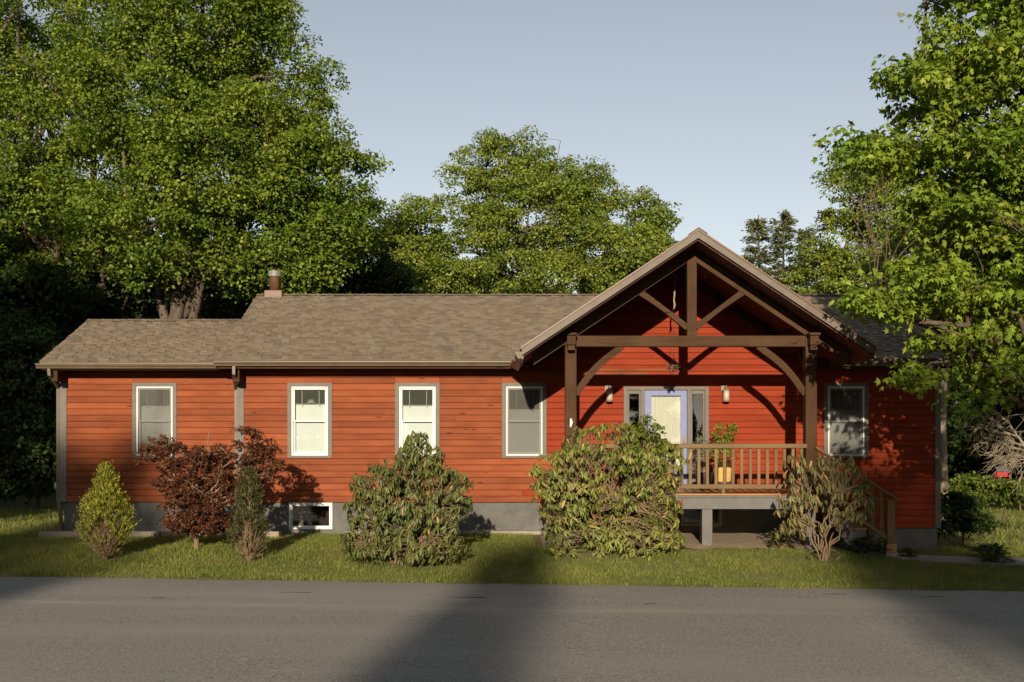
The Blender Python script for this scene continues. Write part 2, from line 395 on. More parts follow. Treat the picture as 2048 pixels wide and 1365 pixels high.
def M_asphalt():
    m, t, b = new_mat('worn_asphalt')
    sp = noise(t, 34, 4, .9); sp2 = noise(t, 21, 4, .85)
    c = mixc(t, ramp(t, sp, .40, .62), (.135, .127, .115), (.36, .335, .30))
    c = mixc(t, ramp(t, sp2, .60, .70), c, (.58, .54, .48))
    c = mixc(t, ramp(t, noise(t, .5, 4, .6, (.25, 1.6, 1)), .45, .75), c, (.29, .27, .24))
    tc = nd(t, 'ShaderNodeTexCoord'); sep = nd(t, 'ShaderNodeSeparateXYZ'); lk(t, tc.outputs['Object'], sep.inputs[0])
    # pale dusty strip along the crown of the road
    ab = nd(t, 'ShaderNodeMath', operation='ADD'); lk(t, sep.outputs[1], ab.inputs[0]); ab.inputs[1].default_value = 8.25
    ab2 = nd(t, 'ShaderNodeMath', operation='ABSOLUTE'); lk(t, ab.outputs[0], ab2.inputs[0])
    st = nd(t, 'ShaderNodeMapRange'); lk(t, ab2.outputs[0], st.inputs[0]); st.inputs[1].default_value = .05; st.inputs[2].default_value = .22; st.inputs[3].default_value = .45; st.inputs[4].default_value = 0
    mm = nd(t, 'ShaderNodeMath', operation='MULTIPLY'); lk(t, st.outputs[0], mm.inputs[0]); lk(t, ramp(t, noise(t, .6, 3, .6, (.6, 3, 1)), .4, .65), mm.inputs[1])
    c = mixc(t, mm.outputs[0], c, (.36, .33, .285))
    # sandy edge
    ed = nd(t, 'ShaderNodeMapRange'); lk(t, sep.outputs[1], ed.inputs[0]); ed.inputs[1].default_value = EDGE - .55; ed.inputs[2].default_value = EDGE; ed.inputs[3].default_value = 0; ed.inputs[4].default_value = .75
    em = nd(t, 'ShaderNodeMath', operation='MULTIPLY'); lk(t, ed.outputs[0], em.inputs[0]); lk(t, ramp(t, noise(t, 6, 4), .35, .6), em.inputs[1])
    c = mixc(t, em.outputs[0], c, (.26, .22, .165))
    lk(t, c, b.inputs['Base Color']); b.inputs['Roughness'].default_value = .88; b.inputs['Specular IOR Level'].default_value = .25
    bump(t, b, sp, .7, .008); return m
rx = np.linspace(-120, 120, 481); 
V = []; 
def road_z(X): return -0.30 - 0.015 * np.clip(X, -25, 25)
ry = np.array([-13.5, -12, -10.5, -9, -8.25, -7.5, -6.6, -6.0, EDGE])
Xr, Yr = np.meshgrid(rx, ry); Yr = Yr.copy(); Yr[-1] += wob(rx) + 0.02 * np.sin(rx * 13)
Zr = road_z(Xr) + 0.008 - 0.0 * Yr; Zr[-1] -= .012
i = np.arange(len(rx) - 1)[None, :] + np.arange(len(ry) - 1)[:, None] * len(rx)
q = np.stack([i, i + 1, i + len(rx) + 1, i + len(rx)], -1).reshape(-1)
road = raw_mesh('road', np.stack([Xr, Yr, Zr], -1).reshape(-1, 3), q, np.arange(0, len(q), 4), M_asphalt(), None, True); road['kind'] = 'structure'
# cracks and tar marks lying on the road
m_tar = M_noise('dark_tar', (.03, .03, .03), (.045, .043, .04), 20, .8, 0)
for k, (px, py, L) in enumerate([(315, 1198, .22), (590, 1187, .5), (935, 1197, .55), (1300, 1210, .2), (1870, 1195, .3), (1670, 1190, .35)]):
    g = gp(px, py); mb = MB(); pts = [(g.x + L * (j / 6 - .5), g.y + .03 * random.uniform(-1, 1)) for j in range(7)]
    poly = pts + [(x, y + .02 + .03 * random.random()) for x, y in pts[::-1]]
    mb.zprism(poly, road_z(g.x) + .0085, road_z(g.x) + .0125)
    o = mb.build('tar_crack', m_tar, road)
# gravel under the porch deck, concrete strip, path
m_gravel = M_noise('tan_gravel', (.25, .19, .12), (.42, .34, .23), 26, .95, .9, .02)
sheet('gravel_bed', np.linspace(.6, 6.3, 40), np.linspace(-2.75, .05, 24), lambda X, Y: ground(X, Y) + .012 + .014 * np.sin(X * 9) * np.cos(Y * 8), m_gravel)
def strip(name, pts, w, t, mat, lift=.03):
    """a flat walk following the ground"""
    mb = MB()
    for (a, b2) in zip(pts[:-1], pts[1:]):
        a, b2 = Vector((*a, 0)), Vector((*b2, 0)); d = (b2 - a).normalized(); s = Vector((-d.y, d.x, 0)) * w / 2
        q = [a - s, b2 - s, b2 + s, a + s]
        top = [Vector((p.x, p.y, float(ground(np.float64(p.x), np.float64(p.y))) + lift)) for p in q]
        bot = [p - Vector((0, 0, t)) for p in top]
        mb.add(bot + top, [(0,3,2,1),(4,5,6,7),(0,1,5,4),(1,2,6,5),(2,3,7,6),(3,0,4,7)])
    o = mb.build(name, mat); o['kind'] = 'structure'; return o
path = None
pp = [(7.45 + .95 * k, -2.05 - .16 * k) for k in range(8)]
for a, b2 in zip(pp[:-1], pp[1:]):
    a = (a[0] + .008, a[1]);
    mb = MB(); w = 1.05
    q = [(a[0], a[1] - w/2), (b2[0], b2[1] - w/2), (b2[0], b2[1] + w/2), (a[0], a[1] + w/2)]
    top = [Vector((x, y, float(ground(np.float64(x), np.float64(y))) + .035)) for x, y in q]
    mb.add([p - Vector((0, 0, .09)) for p in top] + top, [(0,3,2,1),(4,5,6,7),(0,1,5,4),(1,2,6,5),(2,3,7,6),(3,0,4,7)])
    if path is None:
        path = mb.build('path', m_concrete); path['kind'] = 'structure'
    else: mb.build('paving_slab', m_concrete, path)

# ------------------------------------------------------------------ the house
house = thing('house', (0, 0, 0), 'long single-storey red wood-sided house with shingled roof and timber-framed gabled porch', 'house')
EXP = 0.1355; Z0 = 0.69                   # siding course height, bottom of siding
WX0, WX1 = -9.84, -5.93                   # wing
MX0, MX1 = -5.93, 9.28                    # main body
WY = 0.15                                 # wing front wall set back
BACK = 6.54
GX, SL = 3.52, 0.665                       # porch gable centre and slope
GAP = 5.845                               # porch decking underside at the ridge
def fy(u): return -(0.030 - 0.016 * u)    # face of a siding board, u = 0 bottom .. 1 top
def board_poly(y, zr, a, b):
    """profile (y,z) of a course starting at zr, kept between a and b"""
    ua, ub = (a - zr) / EXP, (b - zr) / EXP
    pts = [(y, a), (y + fy(ua) + .006, a), (y + fy(ua), a + .007)]
    um = (ua + ub) / 2; pts.append((y + fy(um) - .0015, (a + b) / 2))
    if ub > .93: pts += [(y + fy(.93), b - .0095), (y - .005, b - .0065), (y - .004, b), (y, b)]
    else: pts += [(y + fy(ub), b), (y, b)]
    return pts
def put_board(par, y, zr, a, b, x0, x1, mat):
    if x1 - x0 < .015 or b - a < .012: return
    MB().xprism(board_poly(y + random.uniform(-.0015, .0015), zr, a, b), x0 + .001, x1 - .001).build('siding_board', mat, par)
def side_wall(par, y, x0, x1, z0, z1, holes, matf, rows_off=0):
    n = int(math.ceil((z1 - z0) / EXP - 1e-6))
    for r in range(n):
        zr = z0 + r * EXP; zt = min(zr + EXP, z1)
        cuts = [h for h in holes if h[2] < zt - .002 and h[3] > zr + .002]
        xsg = [x0]; 
        for h in sorted(cuts):
            # ripped piece above or below the hole
            if h[2] > zr + .012: put_board(par, y, zr, zr, h[2], max(h[0], x0), min(h[1], x1), matf((h[0] + h[1]) / 2))
            if h[3] < zt - .012: put_board(par, y, zr, h[3], zt, max(h[0], x0), min(h[1], x1), matf((h[0] + h[1]) / 2))
            xsg += [h[0], h[1]]
        xsg.append(x1)
        for a, b in zip(xsg[0::2], xsg[1::2]):
            L = b - a
            if L > 4.6:
                c = a + L * random.uniform(.3, .7); put_board(par, y, zr, zr, zt, a, c, matf((a + c) / 2)); put_board(par, y, zr, zr, zt, c, b, matf((c + b) / 2))
            else: put_board(par, y, zr, zr, zt, a, b, matf((a + b) / 2))
def panel_holes(mb, x0, x1, z0, z1, holes, y0, y1):
    X = sorted({x0, x1, *[min(max(v, x0), x1) for h in holes for v in h[:2]]}); Z = sorted({z0, z1, *[min(max(v, z0), z1) for h in holes for v in h[2:]]})
    for a, b in zip(X[:-1], X[1:]):
        for c, d in zip(Z[:-1], Z[1:]):
            mx, mz = (a + b) / 2, (c + d) / 2
            if not any(h[0] < mx < h[1] and h[2] < mz < h[3] for h in holes): mb.box(a, b, y0, y1, c, d)

# openings: outer edge of the casing
def wx(px, d=D): return (px - CX) / F * d
def wz(py, d=D): return ZC + (YH - py) / F * d
WINS = [  # px centre, wall, style
    (310, 'wing', 'screen'), (620, 'main', 'plain'), (835, 'main', 'plain'), (1048.5, 'main', 'screen'), (1691.5, 'main', 'screen')]
holes_w, holes_m = [], []
win_specs = []
for px, wl, st in WINS:
    d = D + (WY if wl == 'wing' else 0)
    xc = wx(px, d); zt, zb = wz(766.5, d), wz(916, d)
    h = (xc - .48, xc + .48, zb, zt); (holes_w if wl == 'wing' else holes_m).append(h)
    win_specs.append((xc, zb, zt, WY if wl == 'wing' else 0.0, st))
DX0, DX1, DZ1 = wx(1247), wx(1417), wz(773.5); DECKZ = 1.01
door_hole = (DX0, DX1, DECKZ - .02, DZ1)
holes_m.append(door_hole)
bw1 = (wx(578), wx(665), wz(1059), Z0 - .01)
# inner wall shells
SOFZ = 3.60
mw = MB(); panel_holes(mw, MX0, MX1, Z0, SOFZ, holes_m, .003, .12)
mw.yprism([(GX - (GAP - SOFZ) / SL, SOFZ), (GX + (GAP - SOFZ) / SL, SOFZ), (GX, GAP)], .003, .12)
mw.box(MX1 - .1, MX1, .12, BACK, .05, SOFZ); mw.box(MX0, MX0 + .1, .12, BACK, Z0, SOFZ); mw.box(MX0, MX1, BACK - .1, BACK, .05, SOFZ)
wall_main = mw.build('main_wall', m_core, house)
ww = MB(); panel_holes(ww, WX0, WX1, Z0, SOFZ - .02, holes_w, WY + .003, WY + .12)
ww.box(WX0, WX0 + .1, WY + .12, 4.6, Z0, SOFZ - .02); ww.box(WX0, WX1, 4.5, 4.6, Z0, SOFZ - .02)
wall_wing = ww.build('wing_wall', m_core, house)
# floors keep the interior dark
MB().box(MX0 + .1, MX1 - .1, .12, BACK - .1, .70, .9).box(WX0 + .1, WX1, WY + .12, 4.5, .70, .9).build('interior_floor', m_core, house)
MB().box(MX0 + .1, MX1 - .1, .12, BACK - .1, 3.45, 3.55).box(WX0 + .1, WX1, WY + .12, 4.5, 3.45, 3.55).build('interior_ceiling', m_core, house)
def mat_at(x): return m_sidingp if x > 1.3 else m_siding
side_wall(wall_wing, WY, WX0 + .11, WX1 - .001, Z0, SOFZ - .02, holes_w, mat_at)
side_wall(wall_main, 0, MX0 + .11, MX1 - .09, Z0, SOFZ, holes_m, mat_at)
r = 0
zr = Z0 + math.ceil((SOFZ - Z0) / EXP) * EXP - EXP
while zr < GAP - .05:                    # gable courses
    w = (GAP - max(zr, SOFZ)) / SL + .05
    a = max(zr, SOFZ + .001)
    put_board(wall_main, 0, zr, a, min(zr + EXP, GAP - .02), GX - w, GX + w, m_sidingp); zr += EXP
side_wall(wall_main, 0, 6.35, MX1 - .09, Z0 - 4 * EXP - .02, Z0 - .001, [], mat_at)      # siding steps down behind the stairs
# end walls: coarse lap boards
def end_siding(par, x, sgn, y0, y1, z0, zs, ridge_y, ridge_z, mat, name):
    mb = MB(); z = z0
    while z < ridge_z - .1:
        a, b = y0, y1
        if z > zs:
            k = (ridge_z - z) / (ridge_z - zs); a = ridge_y - (ridge_y - y0) * k; b = ridge_y + (y1 - ridge_y) * k
        mb.add([(x, a, z), (x + sgn * .03, a, z), (x + sgn * .014, a, z + EXP), (x, a, z + EXP), (x, b, z), (x + sgn * .03, b, z), (x + sgn * .014, b, z + EXP), (x, b, z + EXP)],
               [(0,1,2,3),(7,6,5,4),(0,4,5,1),(1,5,6,2),(2,6,7,3),(3,7,4,0)]); z += EXP
    o = mb.build(name, mat, par); o['kind'] = 'stuff'
end_siding(wall_main, MX1, 1, .1, BACK, .15, SOFZ, 3.27, 5.42, m_sidingp, 'end_siding')
end_siding(wall_main, MX0, -1, .1, BACK, Z0, SOFZ, 3.27, 5.42, m_siding, 'end_siding')
end_siding(wall_wing, WX0, -1, WY + .1, 4.6, Z0, SOFZ, 2.3, 4.7, m_siding, 'end_siding')
end_in = MB()
for x, y0, y1, ry_, rz in ((MX1 - .06, 0, BACK, 3.27, 5.42), (MX0 + .01, 0, BACK, 3.27, 5.42), (WX0 + .01, WY, 4.6, 2.3, 4.7)):
    end_in.prism([(y0, SOFZ - .05), (y1, SOFZ - .05), (ry_, rz)], lambda u, v, t: (t, u, v), x, x + .05)
end_in.build('gable_end_panel', m_core, house)
# corner boards
MB().box(WX0 - .045, WX0 + .11, WY - .042, WY + .02, Z0 - .005, SOFZ - .02).box(WX0 - .045, WX0 - .004, WY + .02, WY + .13, Z0 - .005, SOFZ - .02).build('corner_board', m_trim, house, .004)
MB().box(MX0 - .04, MX0 + .11, -.042, .02, Z0 - .005, SOFZ).box(MX0 - .04, MX0 - .004, .02, WY + .02, Z0 - .005, SOFZ).build('corner_board', m_trim, house, .004)
MB().box(MX1 - .09, MX1 + .03, -.042, .02, Z0 - 4 * EXP - .02, SOFZ).build('corner_board', m_trim, house, .004)
# foundation
fb = MB(); panel_holes(fb, MX0 + .03, 6.35, -.7, Z0, [bw1, (wx(1362), wx(1444), wz(1052), wz(1012))], .03, .25)
fb.box(6.35, MX1 - .03, .03, .25, -.9, Z0 - 4 * EXP - .02)
fb.box(MX1 - .25, MX1 - .03, .25, BACK, -.9, .3); fb.box(MX0 + .03, MX1, BACK - .2, BACK - .02, -.9, Z0)
fb.box(WX0 + .03, MX0 + .03, WY + .03, WY + .25, -.7, Z0); fb.box(WX0 + .03, WX0 + .25, WY + .25, 4.55, -.7, Z0); fb.box(WX0 + .03, MX0, 4.4, 4.55, -.7, Z0)
foundation = fb.build('foundation', m_found, house)
# ledge strip where the footing steps out
MB().box(-3.6, .75, -.16, .03, -.3, .075).build('footing', m_concrete, foundation, .01)

def rect_frame(mb, x0, x1, z0, z1, w, y0, y1, wb=None, wt=None):
    wb = w if wb is None else wb; wt = w if wt is None else wt
    mb.box(x0, x0 + w, y0, y1, z0, z1); mb.box(x1 - w, x1, y0, y1, z0, z1)
    mb.box(x0 + w, x1 - w, y0, y1, z0, z0 + wb); mb.box(x0 + w, x1 - w, y0, y1, z1 - wt, z1); return mb
for k, (xc, zb, zt, yw, st) in enumerate(win_specs):
    x0, x1 = xc - .48, xc + .48
    win = rect_frame(MB(), x0 - .004, x1 + .004, zb - .004, zt + .004, .088, yw - .045, yw + .02, .05, .082).build('window', m_trim, house, .004)
    u0, u1, v0, v1 = x0 + .084, x1 - .084, zb + .046, zt - .078
    rect_frame(MB(), u0, u1, v0, v1, .034, yw - .038, yw + .07).build('frame', m_white, win, .004)
    a0, a1, b0, b1 = u0 + .034, u1 - .034, v0 + .034, v1 - .034; mid = wz(842.5, D + yw)
    rect_frame(MB(), a0, a1, mid - .018, b1, .034, yw - .018, yw + .012, .036).build('upper_sash', m_white, win, .003)
    rect_frame(MB(), a0, a1, b0, mid + .016, .042, yw + .014, yw + .044, .05, .034).build('lower_sash', m_white, win, .003)
    MB().box(a0 + .03, a1 - .03, yw - .004, yw + .000, mid, b1 - .03).build('pane', m_glass, win)
    MB().box(a0 + .038, a1 - .038, yw + .027, yw + .031, b0 + .045, mid).build('pane', m_glass, win)
    # top-down shade: the top of it differs from window to window
    top = {0: wz(813, D + yw), 1: wz(808.5), 2: wz(811), 3: wz(820), 4: wz(822)}[k]
    MB().box(a0 + .02, a1 - .012, yw + .075, yw + .085, b0, top).build('shade', m_shade, win)
    MB().box(a0 + .02, a1 - .012, yw + .066, yw + .092, top - .012, top + .012).build('shade_rail', m_white, win, .004)
    lb = MB()
    for xx in (a0 + .03 + (a1 - a0 - .06) * .24, a0 + .03 + (a1 - a0 - .06) * .80): lb.box(xx - .005, xx + .005, yw + .001, yw + .005, top - .05, b1 - .06)
    lb.build('leading', m_lead, win)
    if k == 1:
        sb = MB(); c = Vector((xc + .02, yw + .003, top + .02))
        for a in (-80, -52, -26, 0, 26, 52, 80):
            for r0, r1 in ((.02, .085),): sb.bar(c + Vector((math.sin(R(a)) * r0, 0, math.cos(R(a)) * r0)), c + Vector((math.sin(R(a)) * r1, 0, math.cos(R(a)) * r1)), .009, .004, (0, 1, 0))
        sb.build('sunburst_etching', m_lead, win)
    if k in (1, 2): MB().box(a0 + .03, a1 - .03, yw + .009, yw + .011, top, b1 - .03).build('insect_screen', m_screen, win)
    if st == 'screen':
        MB().box(a0 - .0, a1 + .0, yw - .030, yw - .028, b0, b1).build('insect_screen', m_screen, win)
# basement windows
def basement(x0, x1, z0, z1, y, mat):
    w = rect_frame(MB(), x0, x1, z0, z1, .048, y - .045, y + .05).build('basement_window', mat, house, .004)
    rect_frame(MB(), x0 + .048, x1 - .048, z0 + .048, z1 - .048, .026, y - .02, y + .03).build('sash', mat, w, .003)
    MB().box(x0 + .065, x1 - .065, y + .002, y + .006, z0 + .065, z1 - .065).build('pane', m_glass, w)
    MB().box(x0, x1, y + .5, y + .52, z0 - .1, z1).build('backing', m_core, w)
    return w
bwin = basement(bw1[0], bw1[1], bw1[2], bw1[3], .03, m_white)
m_oldw = M_noise('yellowed_window_paint', (.30, .25, .15), (.35, .30, .2), 5, .7, 0)
basement(wx(1362), wx(1444), wz(1052), wz(1012), .03, m_oldw)
m_clear = M_glass('bottle_glass', (.75, .8, .78), 1.5, 2.5)
for k, (px, hgt) in enumerate(((599, .20), (616, .13))):
    b = MB().lathe((wx(px), .2, bw1[2] + .07), [(.055, 0), (.062, .02), (.062, hgt * .45), (.03, hgt * .62), (.024, hgt * .8), (.034, hgt * .85), (.03, hgt), (.01, hgt)], 16).build('bottle', m_frost, None, 0, True)
    tag(b, ['tall pale glass bottle behind the basement window', 'short pale glass bottle behind the basement window'][k], 'bottle')

# ---- front door unit
dr = MB(); dr.box(DX0, DX0 + .085, -.05, .05, DECKZ, DZ1); dr.box(DX1 - .085, DX1, -.05, .05, DECKZ, DZ1); dr.box(DX0 + .085, DX1 - .085, -.05, .05, DZ1 - .075, DZ1)
m0, m1 = wx(1281.5), wx(1289.5); m2, m3 = wx(1374), wx(1381)
dr.box(m0, m1, -.05, .05, DECKZ, DZ1 - .075); dr.box(m2, m3, -.05, .05, DECKZ, DZ1 - .075); dr.box(DX0 + .085, DX1 - .085, -.09, .09, DECKZ, DECKZ + .03)
entry = dr.build('entrance_frame', m_trim, house, .004)
dt = DZ1 - .085
door = rect_frame(MB(), m1 + .004, m2 - .004, DECKZ + .035, dt, .125, -.012, .032, .32, .105).build('door', m_blue, house, .004)
g0, g1, gz0, gz1 = m1 + .125, m2 - .125, DECKZ + .35, dt - .1
rect_frame(MB(), g0, g1, gz0, gz1, .014, -.018, .02).build('glazing_bead', m_blue, door)
MB().box(g0 + .01, g1 - .01, .008, .012, gz0, gz1).build('pane', m_glass, door)
cm = MB(); n = 72; vs = []
for i in range(n + 1):
    x = g0 + .006 + (g1 - g0 - .012) * i / n; yo = .03 + .007 * math.sin(i * 1.05) + .004 * math.sin(i * .43)
    vs += [(x, yo, gz0 - .01), (x, yo, gz1 - .035 + .008 * math.sin(i * 1.05))]
cm.add(vs, [(2 * i, 2 * i + 2, 2 * i + 3, 2 * i + 1) for i in range(n)]); cm.build('curtain', m_curtain, door, 0, True)
MB().lathe((m2 - .065, -.06, DECKZ + .95), [(.012, 0), (.012, .06)], 10).lathe((m2 - .065, -.06, DECKZ + .93), [(.028, 0), (.032, .03), (.028, .06)], 12).build('door_knob', m_bronze, door)
MB().box(m2 - .10, m2 - .03, -.018, -.01, DECKZ + .88, DECKZ + 1.12).build('knob_plate', m_bronze, door)
for a, b in ((DX0 + .087, m0 - .002), (m3 + .002, DX1 - .087)):
    s = rect_frame(MB(), a, b, DECKZ + .035, dt, .038, -.02, .03, .55, .075).build('sidelight', m_trim, house, .004)
    MB().box(a + .03, b - .03, .0, .004, DECKZ + .55, dt - .06).build('pane', m_glass, s)

# ---- roofs
def shingle_field(fn, U0, U1, V, keep=None, seed=0, expo=.132):
    """fn(u,v,h): point at u along the eave, v up the slope, h above it"""
    rs = random.Random(seed); mb = MB(); n = int(V / expo)
    for r in range(n + 1):
        v0 = r * expo; v1 = min(v0 + expo + .03, V)
        if v1 - v0 < .02: continue
        u = U0 + rs.uniform(-.2, 0); raised = rs.random() < .5
        while u < U1:
            w = rs.uniform(.10, .22); a, b = max(u, U0), min(u + w, U1); u += w
            if b - a < .02: continue
            if keep and not keep((a + b) / 2, v0 + .06): continue
            raised = not raised if rs.random() < .85 else raised; h = (.022 if raised else .008) + rs.uniform(0, .002)
            dv = rs.uniform(-.004, .004) if raised else 0
            vs = [fn(a, v0 + dv, -.004), fn(b, v0 + dv, -.004), fn(b, v0 + dv, h), fn(a, v0 + dv, h), fn(b, v1, h * .25), fn(a, v1, h * .25)]
            mb.add(vs, [(0, 1, 2, 3), (3, 2, 4, 5), (0, 3, 5), (1, 4, 2)])
    return mb
# main roof
EY, EZ, RYY, RZ = -.55, 3.765, 3.27, 5.60
RX0, RX1 = -6.28, 9.42
th = math.atan2(RZ - EZ, RYY - EY); SLEN = math.hypot(RZ - EZ, RYY - EY)
def main_z(y): return EZ + (y - EY) * math.tan(th)
roof = MB()
for (a, b) in ((RX0, .42), (6.58, RX1)):      # the lower part stops at the porch valley
    pass
def valley_x(z): return (GAP + .22 - z) / SL
k = valley_x(EZ) - .10; k2 = valley_x(RZ) - .12
def slab(mb, poly_xy, zfun, t):
    top = [(x, y, zfun(y)) for x, y in poly_xy]; bot = [(x, y, zfun(y) - t) for x, y in poly_xy]; n = len(poly_xy)
    mb.add(bot + top, [tuple(range(n))[::-1], tuple(range(n, 2 * n))] + [(i, (i + 1) % n, n + (i + 1) % n, n + i) for i in range(n)])
slab(roof, [(RX0, EY), (GX - k, EY), (GX - k2, RYY), (RX0, RYY)], main_z, .05)
slab(roof, [(GX + k, EY), (RX1, EY), (RX1, RYY), (GX + k2, RYY)], main_z, .05)
back_z = lambda y: RZ - (y - RYY) * math.tan(th)
slab(roof, [(RX0, RYY), (RX1, RYY), (RX1, BACK + .55), (RX0, BACK + .55)], back_z, .05)
m_rooft = m_shingle
roof_main = roof.build('roof', m_shingle, house)
def fmain(u, v, h): 
    return (u, EY - .02 + v * math.cos(th) - h * math.sin(th), EZ - .01 + v * math.sin(th) + h * math.cos(th) + .012)
def keepm(u, v):
    z = EZ + v * math.sin(th); return abs(u - GX) > valley_x(z) - .12
sh = shingle_field(fmain, RX0 - .02, RX1 + .02, SLEN + .02, keepm, 3).build('shingles', m_shingle, roof_main); sh['kind'] = 'stuff'
# ridge caps
def ridge(par, x0, x1, y, z, seed):
    rs = random.Random(seed); x = x0; mb = MB()
    while x < x1:
        b = min(x + .16, x1); t = .028 + rs.uniform(0, .006)
        vs = []
        for xx, hh in ((x, t + .012), (b + .02, t)): vs += [(xx, y - .15, z - .058 + hh), (xx, y, z + hh - .002), (xx, y + .15, z - .058 + hh)]
        mb.add(vs, [(0, 3, 4, 1), (1, 4, 5, 2), (0, 1, 2), (5, 4, 3)]); x = b
    o = mb.build('ridge_cap', m_shingle, par); o['kind'] = 'stuff'
ridge(roof_main, RX0 - .02, GX - .35, RYY, RZ, 1); ridge(roof_main, GX + .35, RX1 + .02, RYY, RZ, 2)
# eaves: fascia, soffit, rake boards
for a, b in ((RX0, .52), (6.48, RX1)):
    MB().box(a, b, EY, EY + .03, 3.565, 3.735).build('fascia', m_timber, roof_main)
    MB().box(a, b, EY + .03, .001, 3.60, 3.625).build('soffit', m_soffit, roof_main)
for x0 in (RX0, RX1 - .03):
    rb = MB()
    for s in (0, 1):
        y0, y1 = (EY, RYY) if not s else (BACK + .55, RYY)
        rb.add([(x0, y0, EZ - .19), (x0 + .03, y0, EZ - .19), (x0 + .03, y0, EZ - .051), (x0, y0, EZ - .051), (x0, y1, RZ - .19), (x0 + .03, y1, RZ - .19), (x0 + .03, y1, RZ - .051), (x0, y1, RZ - .051)],
               [(0,1,2,3),(7,6,5,4),(0,4,5,1),(1,5,6,2),(2,6,7,3),(3,7,4,0)])
    rb.build('rake_board', m_timber, roof_main)
# wing roof
WEY, WEZ, WRY, WRZ = -.40, 3.71, 2.3, 4.875
WRX0, WRX1 = -10.09, MX0 + .02
tw = math.atan2(WRZ - WEZ, WRY - WEY); WSL = math.hypot(WRZ - WEZ, WRY - WEY)
wr = MB(); slab(wr, [(WRX0, WEY), (WRX1, WEY), (WRX1, WRY), (WRX0, WRY)], lambda y: WEZ + (y - WEY) * math.tan(tw), .05)
slab(wr, [(WRX0, WRY), (WRX1, WRY), (WRX1, 5.0), (WRX0, 5.0)], lambda y: WRZ - (y - WRY) * math.tan(tw), .05)
roof_wing = wr.build('wing_roof', m_shingle, house)
def fwing(u, v, h): return (u, WEY - .02 + v * math.cos(tw) - h * math.sin(tw), WEZ - .01 + v * math.sin(tw) + h * math.cos(tw) + .012)
sh = shingle_field(fwing, WRX0 - .02, WRX1, WSL + .02, None, 5).build('shingles', m_shingle, roof_wing); sh['kind'] = 'stuff'
ridge(roof_wing, WRX0 - .02, WRX1, WRY, WRZ, 4)
MB().box(WRX0, RX0 + .3, WEY, WEY + .03, 3.54, 3.68).build('fascia', m_timber, roof_wing)
MB().box(WRX0, WRX1, WEY + .03, WY + .001, 3.58, 3.605).build('soffit', m_soffit, roof_wing)
rb = MB(); x0 = WRX0
rb.add([(x0, WEY, WEZ - .17), (x0 + .03, WEY, WEZ - .17), (x0 + .03, WEY, WEZ - .051), (x0, WEY, WEZ - .051), (x0, WRY, WRZ - .17), (x0 + .03, WRY, WRZ - .17), (x0 + .03, WRY, WRZ - .051), (x0, WRY, WRZ - .051)],
       [(0,1,2,3),(7,6,5,4),(0,4,5,1),(1,5,6,2),(2,6,7,3),(3,7,4,0)]); rb.build('rake_board', m_timber, roof_wing)
# gutters
def gutter_poly(y, z): # (y,z), y is the fascia face, opens up
    return [(y, z), (y, z - .105), (y - .075, z - .105), (y - .082, z - .095), (y - .088, z - .068), (y - .112, z - .040), (y - .116, z - .018), (y - .128, z - .016), (y - .128, z + .002), (y - .11, z + .002), (y - .10, z - .03), (y - .012, z - .03), (y - .012, z)]
MB().xprism(gutter_poly(EY, 3.715), RX0 - .03, .16).build('gutter', m_gutter, house)
MB().xprism(gutter_poly(EY, 3.715), 6.72, RX1).build('gutter', m_gutter, house)
MB().xprism(gutter_poly(WEY, 3.672), WRX0 - .05, RX0 + .12).build('gutter', m_gutter, house)
# downspouts
def spout(pts, w=.07, t=.055):
    mb = MB()
    for p, q in zip(pts[:-1], pts[1:]):
        p, q = Vector(p), Vector(q); e = (q - p).normalized() * .012
        mb.bar(p - e, q + e, w, t, (0, 1, 0) if abs((q - p).normalized().y) < .8 else (0, 0, 1))
    return mb
x = WX0 - .09
spout([(wx(104, D - .3), WEY - .05, 3.56), (wx(105, D - .3), WEY - .05, 3.44), (WX0 - .085, WY - .005, 3.18), (WX0 - .085, WY - .005, .78), (WX0 - .03, WY - .05, .55), (WX0 + .0, WY - .03, .05)]).build('downspout', m_gutter, house, .006)
spout([(wx(468, D - .6), EY - .05, 3.60), (wx(468, D - .6), EY - .05, 3.45), (MX0 - .085, .06, 3.15), (MX0 - .085, .06, .2)]).build('downspout', m_gutter, house, .006)
# rafter-tail bracket blocks under the eave at the corners
MB().box(WX0 - .02, WX0 + .10, WEY + .05, WY - .045, 3.30, 3.58).build('eave_bracket', m_timber, house, .01)
MB().box(MX0 - .03, MX0 + .12, EY + .08, -.045, 3.28, 3.60).build('eave_bracket', m_timber, house, .01)
# flue
fx = wx(549.5, D + RYY); fl = MB().box(fx - .215, fx + .215, RYY - .2, RYY + .25, RZ - .1, RZ + .10).build('chimney_base', m_flue, roof_main, .01)
MB().lathe((fx, RYY, RZ + .09), [(.125, 0), (.125, .34), (.13, .35), (.13, .36)], 24).build('flue_pipe', m_flue, roof_main, 0, True)
MB().lathe((fx, RYY, RZ + .46), [(.10, -.02), (.158, 0), (.158, .13), (.15, .14), (.02, .15)], 24).build('flue_cap', m_fluecap, roof_main, 0, False)

